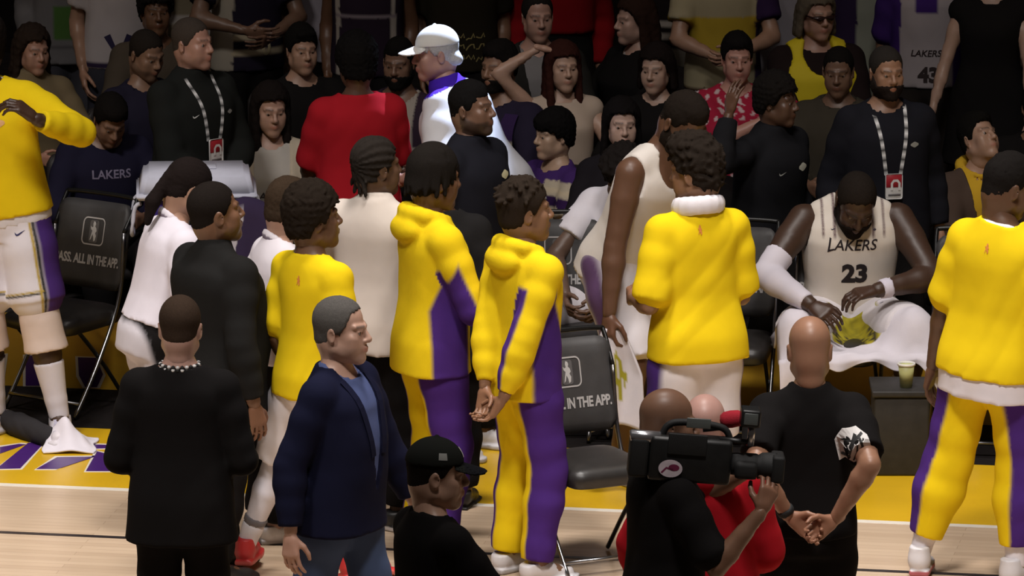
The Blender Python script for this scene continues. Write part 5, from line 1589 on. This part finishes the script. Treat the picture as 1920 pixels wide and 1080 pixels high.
# standing along the board
person('person in black jacket with chequered lanyard and red-white badge, grey short hair', (361, 84), 42,
       [top('jacket', (.013, .014, .013), .020, -.08, 1.9, (.020, .020), .6, stand=.022, seed=201), PT(seed=202)], skin=(.40, .22, .165), hair='buzz', haircol=(.07, .055, .045), shoes=DRESS, vox=.0135, hs=.93,
       H=1.84, w=1.12, thick=1.1, head=(16, 0, 0), L=dict(w=(.03, -.13, .55), e=(1, .6, 0)), R=dict(w=(.03, -.14, .54), e=(1, .6, 0)), stubble=.2, extra=lanyard('jacket', .1, .165),
       marks=[('jacket', 'chest_mark', lambda sk: [(SWOOSH, (-.055, -.1, .205), .036, (.6, .6, .58)), (CREST, (.062, -.1, .205), .036, (.30, .30, .28))])])
person('bearded person in black jacket with chequered lanyard behind number 23', (1662, 138), 12,
       [top('jacket', (.012, .012, .016), .020, -.08, 1.9, (.020, .020), .6, seed=203), PT(seed=204)], skin=(.29, .16, .10), hair='buzz', haircol=(.035, .030, .026), beard='full', beardc=(.018, .013, .011), shoes=DRESS, vox=.0135, hs=.93,
       H=1.80, w=1.12, thick=1.1, head=(6, 4, 0), L=dict(w=(.155, .0, .475)), R=dict(w=(.155, .0, .475)), extra=lanyard('jacket', .1, .180),
       marks=[('jacket', 'chest_mark', lambda sk: [(CREST, (.060, -.1, .200), .044, (.30, .30, .27))])])
person('person in black quarter-zip with gold crest looking away, short beard', (884, 206), 56,
       [top('pullover', (.013, .013, .018), .018, -.06, 1.9, (.018, .018), .6, stand=.020, seed=205), PT(seed=206)], skin=(.17, .092, .060), hair='fade_top', haircol=(.010, .009, .009), stubble=.75, beardc=(.018, .013, .011),
       shoes=SNEAK, vox=.0135, hs=.94, H=1.82, w=1.06, head=(12, -2, 0), L=dict(w=(.15, -.04, .475)), R=dict(w=(.15, -.04, .475)),
       marks=[('pullover', 'chest_crest', lambda sk: [(CREST, (.040, -.1, .215), .070, (.62, .58, .36))]), ('pullover', 'sleeve_mark', lambda sk: [(poly([(-.1, -.5), (.1, -.5), (.1, .5), (-.1, .5)]), (.118, -.1, .13), .05, (.5, .5, .5))])])
person('person in black pullover with white crest and thick dark curls raising a hand', (1456, 192), 46,
       [top('pullover', (.012, .012, .014), .020, -.07, 1.9, (.020, .020), .6, stand=.018, seed=207), PT(seed=208)], skin=(.10, .052, .032), hair='afro', haircol=(.012, .010, .009), shoes=SNEAK, vox=.0135, hs=.93,
       H=1.68, w=1.14, pel=(0, .01, .51), lean=6, head=(22, 4, 0), R=dict(w=(.205, -.03, .885), e=(.9, -.2, -.8), hd=(-.25, -.05, 1), pn=(-1, 0, 0), curl=16), L=dict(w=(.15, -.05, .475)),
       marks=[('pullover', 'chest_crest', lambda sk: [(CREST, (.040, -.1, .205), .066, (.55, .55, .46)), (SWOOSH, (-.045, -.1, .195), .040, (.40, .40, .38))]), ('pullover', 'sleeve_mark', lambda sk: [(poly([(-.1, -.5), (.1, -.5), (.1, .5), (-.1, .5)]), (.118, -.1, .15), .05, (.5, .5, .5))])])
person('person in red polo shirt with black hair, turned away behind the bench', (668, 122), 196,
       [top('polo', (.36, .012, .020), .018, -.05, .95, (.020, .034), .7, .02, neck=(.298, .2), seed=209), PT(seed=210)], skin=(.10, .052, .034), hair='afro', haircol=(.008, .007, .007), shoes=DRESS, vox=.0135, H=1.75, w=1.10, thick=1.1, head=(0, 4, 0),
       L=dict(w=(.10, -.18, .56), e=(.3, 1, 0)), R=dict(w=(.10, -.18, .56), e=(.3, 1, 0)))
person('person in white cap, white shirt and purple collar lit by the spotlight', (818, 102), -108,
       [top('shirt', pick((.70, .70, .74), (lambda V, sk: tor(V, sk)[2] > .288, (.06, .02, .42))), .020, -.10, 1.0, (.024, .050), .75, .04, stand=.020, seed=211, amp=.006), PT(seed=212)], skin=(.42, .24, .19), hair='fringe', haircol=(.60, .60, .60),
       cap=((.74, .74, .72), (.74, .70, .66)), shoes=DRESS, vox=.0115, hs=.95, H=1.84, w=1.28, belly=.03, thick=1.1, lean=26, neck=-6, head=(26, 8, 0), L=dict(w=(.12, -.20, .56), e=(.6, .8, -.2)), R=dict(w=(.12, -.20, .56), e=(.6, .8, -.2)), iris='blue')

# first row, seated
crowd('seated person in navy sweatshirt looking down behind the far bench chair', (206, 226), 18, [top('sweatshirt', (.016, .015, .034), .018, -.04, 1.9, (.02, .02), .6, seed=221), PT()], skin=(.24, .135, .09), hair='short', haircol=(.012, .010, .009), H=1.80, w=1.1,
      lean=8, neck=26, head=(4, 36, 0), marks=[words('sweatshirt', 'LAKERS', 0, .215, .045, (.22, .20, .30), 0, .02)])
crowd('seated person with long dark hair in cream jacket over white jersey', (508, 208), 4, [top('shirt', (.45, .42, .38), .012, -.02, 0, neck=(.294, .6), seed=222), top('jacket', pick((.50, .43, .33), (lambda V, sk: np.abs(tor(V, sk)[0]) > .085, (.62, .58, .52))), .022, -.05, 1.9, (.02, .02), .6, neck=(.29, .5), vcut=(-.06, .09), open_front=True, seed=223), PT()],
      skin=(.44, .26, .19), hair='long_front', haircol=(.016, .012, .011), fem=True, H=1.82, head=(10, 8, 0), marks=[words('shirt', 'LAKERS', 0, .155, .040, (.05, .04, .04), .2, .015), words('shirt', '2', 0, .085, .075, (.05, .04, .04), 0, .03)])
crowd('seated person with thick black hair in purple and cream jersey facing sideways', (1038, 256), -52, [jersey_top((.052, .022, .12), (lambda V, sk: (lambda x, y, t: (x > .03) & (t < .262))(*tor(V, sk)), (.44, .38, .29)), (hstripe(.225, .24), (.50, .42, .30)), (hstripe(.16, .175), (.50, .42, .30)), (lambda V, sk: (lambda x, y, t: (x > .03) & (t > .19) & (t < .215))(*tor(V, sk)), (.03, .012, .06)), sl=.75, so=(.018, .032)), PT()], skin=(.44, .29, .20), hair='mop', haircol=(.009, .008, .008), H=1.66, head=(-8, 2, 0))
crowd('seated person with long dark hair in black top behind the bench', (1166, 236), 6, [top('shirt', (.015, .013, .016), .014, -.05, 1.9, (.016, .016), .5, neck=(.280, .7), seed=224), PT()], skin=(.50, .33, .26), hair='long', haircol=(.012, .010, .010), fem=True, H=1.80, hs=.9, head=(2, 2, 0))
crowd('seated person in yellow hooded top and brown jacket looking upwards', (1836, 262), 26, [top('hoodie', (.62, .38, .03), .016, -.04, 0, hood=.9, seed=225, mat=KNIT), top('jacket', (.085, .058, .045), .026, -.05, 1.9, (.022, .022), .6, neck=(.29, .4), vcut=(-.05, .10), open_front=True, seed=226), PT()], skin=(.40, .24, .165), hair='short', haircol=(.010, .009, .008), H=1.76, head=(16, -26, 6))
crowd('seated person with black hair in dark jacket behind the yellow hooded top', (1945, 205), -10, [top('jacket', BLK, .02, -.05, 1.9, (.02, .02), .6), PT()], skin=TAN, hair='short', H=1.66)

# second row
crowd('seated person with long brown hair and tan scarf at the end of the row', (62, 96), 24, [top('jacket', (.17, .13, .075), .02, -.05, 1.9, (.02, .02), .6, stand=.03, seed=231), PT()], skin=(.36, .20, .145), hair='wavy', haircol=(.030, .020, .015), fem=True, H=1.68, head=(6, 6, 0))
crowd('person in navy zip jacket glancing down beside the grey-haired lanyard wearer', (274, 104), 32, [top('jacket', (.020, .018, .034), .02, -.05, 1.9, (.02, .02), .6, neck=(.288, .7), seed=232), PT()], skin=(.27, .155, .10), hair='buzz', haircol=(.03, .024, .02), stubble=.4, H=1.82, w=1.1, head=(10, 18, 0))
crowd('young person in black T-shirt with short dark quiff watching the court', (566, 96), 16, [top('shirt', BLK, .016, -.05, .8, (.018, .03), .6, seed=233, neck=(.292, .7)), PT()], skin=(.38, .225, .155), hair='neat', haircol=(.010, .009, .008), H=1.72, head=(4, 2, 0))
crowd('bearded person in dark patterned jersey behind the white-capped person', (748, 120), -14, [jersey_top((.035, .022, .035), (hstripe(.14, .16), (.34, .30, .26)), (side_x(.03, .055), (.34, .30, .26)), sl=.7, so=(.018, .03)), PT()], skin=(.19, .105, .068), hair='fade_top', haircol=(.010, .009, .008), beard='full', H=1.82, w=1.1, head=(0, 8, 0),
      marks=[('jersey', 'print', lambda sk: [(ribbon([(-.5, -.3+.3*sin(q*9)), (-.1, .35*cos(q*5)), (.3, -.3*sin(q*7)), (.5, .3)], .18), (-.03+.03*(q % 3), -.1, .16-.035*(q//3)), .05, (.34, .30, .27)) for q in range(9)])])
crowd('person with dark beard and pale fringed scarf looking along the row', (936, 128), -34, [top('jacket', (.022, .018, .036), .02, -.05, 1.9, (.02, .02), .6, seed=234, neck=(.288, .6)), PT()], skin=(.29, .165, .105), hair='short', haircol=(.012, .010, .009), beard='short', H=1.86, hs=.9, head=(-6, 4, 0), extra=scarf)
crowd('person with long auburn hair resting a raised arm on the head', (1056, 128), 10, [top('shirt', (.48, .38, .30), .013, -.05, 0, neck=(.268, .8), seed=235), PT()], skin=(.46, .29, .21), hair='long_front', haircol=(.050, .016, .012), fem=True, H=1.68, head=(6, 2, 0),
      R=dict(w=(.075, -.01, .735), e=(1, -.1, .25), hd=(-1, .1, -.25), pn=(0, 0, -1), curl=20))
crowd('person with round face and dark shoulder-length hair in black top', (1230, 132), -16, [top('shirt', BLK, .015, -.05, 1.9, (.016, .016), .5, seed=236), PT()], skin=(.43, .28, .21), hair='bob', haircol=(.016, .011, .010), fem=True, H=1.66, w=1.1, head=(-4, 4, 0))
crowd('person in red floral shirt with hands raised together', (1382, 112), 8, [top('shirt', lambda V, sk: np.where((np.sin(V[:, :1]*95+2*np.sin(V[:, 2:]*60))*np.sin(V[:, 2:]*80+V[:, :1]*30) > .45), [[.55, .42, .42]], [[.34, .018, .045]]), .018, -.05, .95, (.02, .036), .6, neck=(.28, .9), seed=237, vox=.010), PT()],
      skin=(.46, .24, .185), hair='short', haircol=(.012, .010, .010), H=1.74, w=1.05, head=(-2, 4, 0), R=dict(w=(-.06, -.15, .515), e=(1, .2, -.4), hd=(0, -.2, 1), curl=10), L=dict(w=(.09, -.15, .515), e=(1, .2, -.4), hd=(0, -.2, 1), curl=10))
crowd('person in dark brown coat between the curly-haired and the bearded lanyard wearer', (1572, 136), -8, [top('coat', (.045, .038, .028), .022, -.06, 1.9, (.022, .022), .6, seed=238), PT()], skin=(.16, .09, .058), hair='buzz', haircol=(.012, .010, .009), H=1.76, w=1.1, head=(0, 8, 0))

# third row and beyond
crowd('person in dark suit jacket over grey shirt in the third row', (1008, 34), 8, [top('shirt', (.20, .19, .19), .012, -.02, 0, neck=(.294, .6), seed=241), top('jacket', (.020, .019, .017), .022, -.06, 1.9, (.022, .022), .6, vcut=(.02, .10), seed=242), PT()], skin=(.42, .24, .18), hair='receded', haircol=(.02, .017, .015), pel=(0, 0, .325), H=1.80, head=(4, 4, 0), marks=[('shirt', 'shirt_crest', lambda sk: [(CREST, (-.02, -.1, .13), .05, (.5, .5, .5))])])
crowd('person in black sweater with long auburn hair turned sideways, white collar', (1190, 40), -56, [top('sweater', BLK, .022, -.06, 1.9, (.022, .022), .6, seed=243), polo_collar((.40, .36, .34), (.30, .27, .26)), PT()], skin=(.48, .30, .235), hair='long', haircol=(.040, .020, .014), fem=True, pel=(0, 0, .30), H=1.76, w=1.2, head=(-10, 4, 0), marks=[('sweater', 'chest_mark', lambda sk: [(SWOOSH, (.03, -.1, .12), .036, (.5, .5, .48))])])
crowd('person with grey bob and dark glasses in yellow jersey over black top', (1532, 30), 10, [top('top', (.016, .010, .010), .018, -.05, 1.9, (.02, .02), .6, neck=(.284, .7), seed=244), tank('jersey', (.58, .46, .015), .034, -.06, .7, .02, scoop=.075, arm=.066), PT()], skin=(.36, .205, .15), hair='bob', haircol=(.13, .105, .075), pel=(0, 0, .355), H=1.80, w=1.2, thick=1.15, head=(12, 4, 0),
      marks=[words('jersey', 'LAKERS', 0, .115, .060, (.55, .50, .46), .2, .02)],
      extra=lambda sk, root, made: [add_obj('glasses', new_mesh('glasses', *tube([tuple(sk.hc+sk.Rh @ (np.array(p)*sk.hs)) for p in [(-.078, -.02, .014), (-.066, -.085, .014), (-.03, -.104, .010), (0, -.102, .014), (.03, -.104, .010), (.066, -.085, .014), (.078, -.02, .014)]], [.003, .006, .016, .005, .016, .006, .003]), cmat('glasses_dark', (.02, .008, .008), .15)), root)])
def stand(label, px, face, wear, row=4.72, **kw):
    kw.setdefault('vox', .0165); kw.setdefault('hs', .92); P = at_y(px[0], 60, row)
    for s_ in ('L', 'R'): kw.setdefault(s_, dict(w=(.118, -.02, .475)))
    return person(label, px, face, wear, at=(P[0], row, .24), **kw)
def stand_at(row, label, px, face, wear, **kw): return stand(label, px, face, wear, row, **kw)
stand_at(5.16, 'standing person in grey hooded top with green print, third row', (130, -92), 8, [top('hoodie', pick((.13, .125, .13), (mid_front(.055, .0, .10), (.055, .12, .030)), (hstripe(-.03, -.02), (.08, .075, .08))), .022, -.08, 1.9, (.022, .022), .7, hood=.9, seed=251, mat=KNIT), PT((.05, .05, .06))], skin=TAN, hair='short', H=1.80)
stand_at(4.78, 'standing person in white jersey with purple V mark, third row', (226, -88), 14, [jersey_top((.42, .38, .38), (side_x(.06, .075), (.03, .02, .05)), (hstripe(-.045, -.03), (.03, .02, .05)), sl=.72, so=(.018, .03)), PT((.03, .03, .04))], skin=MED, hair='short', H=1.80,
      marks=[('jersey', 'v_mark', lambda sk: [(ribbon([(-.5, .5), (0, -.5)], [.30, .12]), (-.02, -.1, .02), .12, (.02, .015, .05)), (ribbon([(.5, .5), (0, -.5)], [.30, .12]), (-.02, -.1, .02), .12, (.02, .015, .05))])])
crowd('person with big dark curls seated in the third row', (292, 24), 12, [top('shirt', (.07, .055, .04), .018, -.06, 1.0, (.02, .03), .6, seed=252), PT()], skin=BROWN, hair='afro', haircol=(.012, .010, .009), H=1.76, pel=(0, 0, .30))
stand_at(5.16, 'standing person in tan and cream striped jersey, fourth row', (352, -120), 4, [jersey_top((.20, .165, .11), (hstripe(.05, .08), (.40, .36, .33)), (side_x(.045, .12), (.36, .33, .30)), sl=.7, so=(.018, .03)), PT((.08, .07, .05))], skin=MED, hair='short', H=1.80)
stand_at(4.78, 'standing person in black jersey with cream bars and yellow letters', (462, -70), 22, [jersey_top((.018, .014, .026), (hstripe(.00, .02), (.38, .32, .22)), (hstripe(.045, .065), (.38, .32, .22)), (side_x(-.12, -.065), (.34, .30, .24)), sl=.7, so=(.018, .03)), PT()], skin=(.15, .085, .055), hair='short', H=1.82,
      L=dict(w=(.02, -.16, .60), e=(.9, .5, 0)), R=dict(w=(.06, -.16, .62), e=(.9, .5, 0)), marks=[words('jersey', '0', .035, .02, .085, (.42, .36, .22), 0, .03)])
stand_at(5.16, 'standing person in white shirt with dark neck opening, third row', (610, -92), 6, [jersey_top((.34, .31, .35), (mid_front(.030, .15), (.03, .02, .015)), sl=.8, so=(.018, .03)), PT()], skin=BROWN, hair='short', H=1.80, beard='full')
stand_at(4.78, 'standing person in dark jersey with pale armhole trim, third row', (690, -84), -6, [jersey_top((.022, .014, .024), (lambda V, sk: np.abs(np.abs(tor(V, sk)[0])-.082) < .006, (.34, .30, .26)), (mid_front(.09, .13, .14), (.22, .18, .2))), PT()], skin=BROWN, hair='short', H=1.80, marks=[words('jersey', 'N', -.03, .03, .06, (.22, .16, .2), 0, .02)])
stand_at(5.00, 'standing person in black top with gold lettering, third row', (866, -80), 4, [jersey_top((.020, .016, .010), sl=.8, so=(.018, .03)), PT()], skin=TAN, hair='short', H=1.80, marks=[('jersey', 'print', lambda sk: [(ribbon([(-.5, -.3+.2*sin(q*9)), (-.2, .3*cos(q*5)), (.1, -.3*sin(q*7)), (.4, .3), (.5, -.2)], .16), (-.04+.03*(q % 4), -.1, .06-.032*(q//4)), .045, (.26, .21, .08)) for q in range(12)])])
stand_at(5.16, 'standing person in bright red jacket behind the suited person', (1050, -110), 0, [top('jacket', (.22, .007, .010), .022, .055, 1.9, (.022, .022), .5, .0, seed=253), PT(waist=.10)], skin=MED, hair='short', H=1.80)
stand_at(5.16, 'standing person in black and white striped jersey, third row', (1262, -84), -8, [jersey_top((.016, .012, .012), (hstripe(.05, .07), (.36, .32, .28)), (hstripe(.09, .11), (.36, .32, .28)), (hstripe(-.03, .03), (.20, .18, .15)), sl=.7, so=(.018, .03)), PT()], skin=MED, hair='short', H=1.80)
stand_at(4.78, 'standing person in cream and yellow jersey, hands joined at the waist', (1356, -78), 6, [jersey_top((.34, .29, .18), (hstripe(-.06, -.045), (.08, .05, .03)), (hstripe(.06, .16), (.40, .28, .03)), (side_x(.088, .2), (.03, .015, .05)), hem=-.06, sl=.7, so=(.018, .03)), PT((.26, .25, .27))], skin=MED, hair='short', H=1.80,
      R=dict(w=(.03, -.15, .585), e=(.9, .4, -.2), curl=40), L=dict(w=(.02, -.16, .60), e=(.9, .4, -.2), curl=40))
stand_at(5.16, 'standing person in pale grey T-shirt beside the cream jersey', (1452, -84), -6, [top('shirt', (.30, .28, .31), .022, -.10, .9, (.022, .04), .8, seed=254), PT((.2, .19, .2))], skin=MED, hair='short', H=1.82, w=1.1)
stand_at(5.16, 'standing person in pale mint top with dark purple vest, third row', (1626, -80), 10, [jersey_top((.26, .27, .22), (side_x(-.2, -.045), (.03, .018, .05)), sl=1.9, so=(.018, .02)), PT((.26, .27, .22))], skin=MED, hair='short', H=1.78)
stand_at(4.78, 'standing person in white number 43 jersey over purple shirt', (1738, -92), -4, [jersey_top((.36, .32, .33), (lambda V, sk: (lambda x, y, t: (np.abs(x) > .075))(*tor(V, sk)), (.045, .018, .13)), (mid_front(.032, .19), (.045, .018, .13)), hem=-.03, sl=.85, so=(.018, .03)), PT((.02, .016, .014))], skin=TAN, hair='short', H=1.80,
      marks=[words('jersey', 'LAKERS', 0, .075, .035, (.03, .02, .02), .2, .02), words('jersey', '43', .005, .012, .085, (.03, .02, .02), 0, .05)])
stand_at(4.42, 'standing person in black dress reaching an arm down across the aisle', (1858, -60), -8, [top('dress', BLK, .014, -.20, 0, box=.3, flare=.05, seed=255), PT()], skin=(.42, .27, .20), hair='long', fem=True, H=1.74, R=dict(w=(.17, -.10, .47)), L=dict(w=(.13, -.14, .49), e=(.8, .6, 0)))
stand_at(4.80, 'standing person in black and yellow letter jersey at the row end', (1952, -60), -6, [jersey_top((.020, .013, .012), (hstripe(.17, .185), (.28, .25, .22)), (hstripe(.045, .06), (.28, .25, .22)), (hstripe(-.06, .02), (.28, .22, .03)), sl=.7, so=(.018, .03)), PT()], skin=MED, hair='short', H=1.80, marks=[words('jersey', 'U', -.02, .035, .10, (.34, .27, .04), 0, .03)])
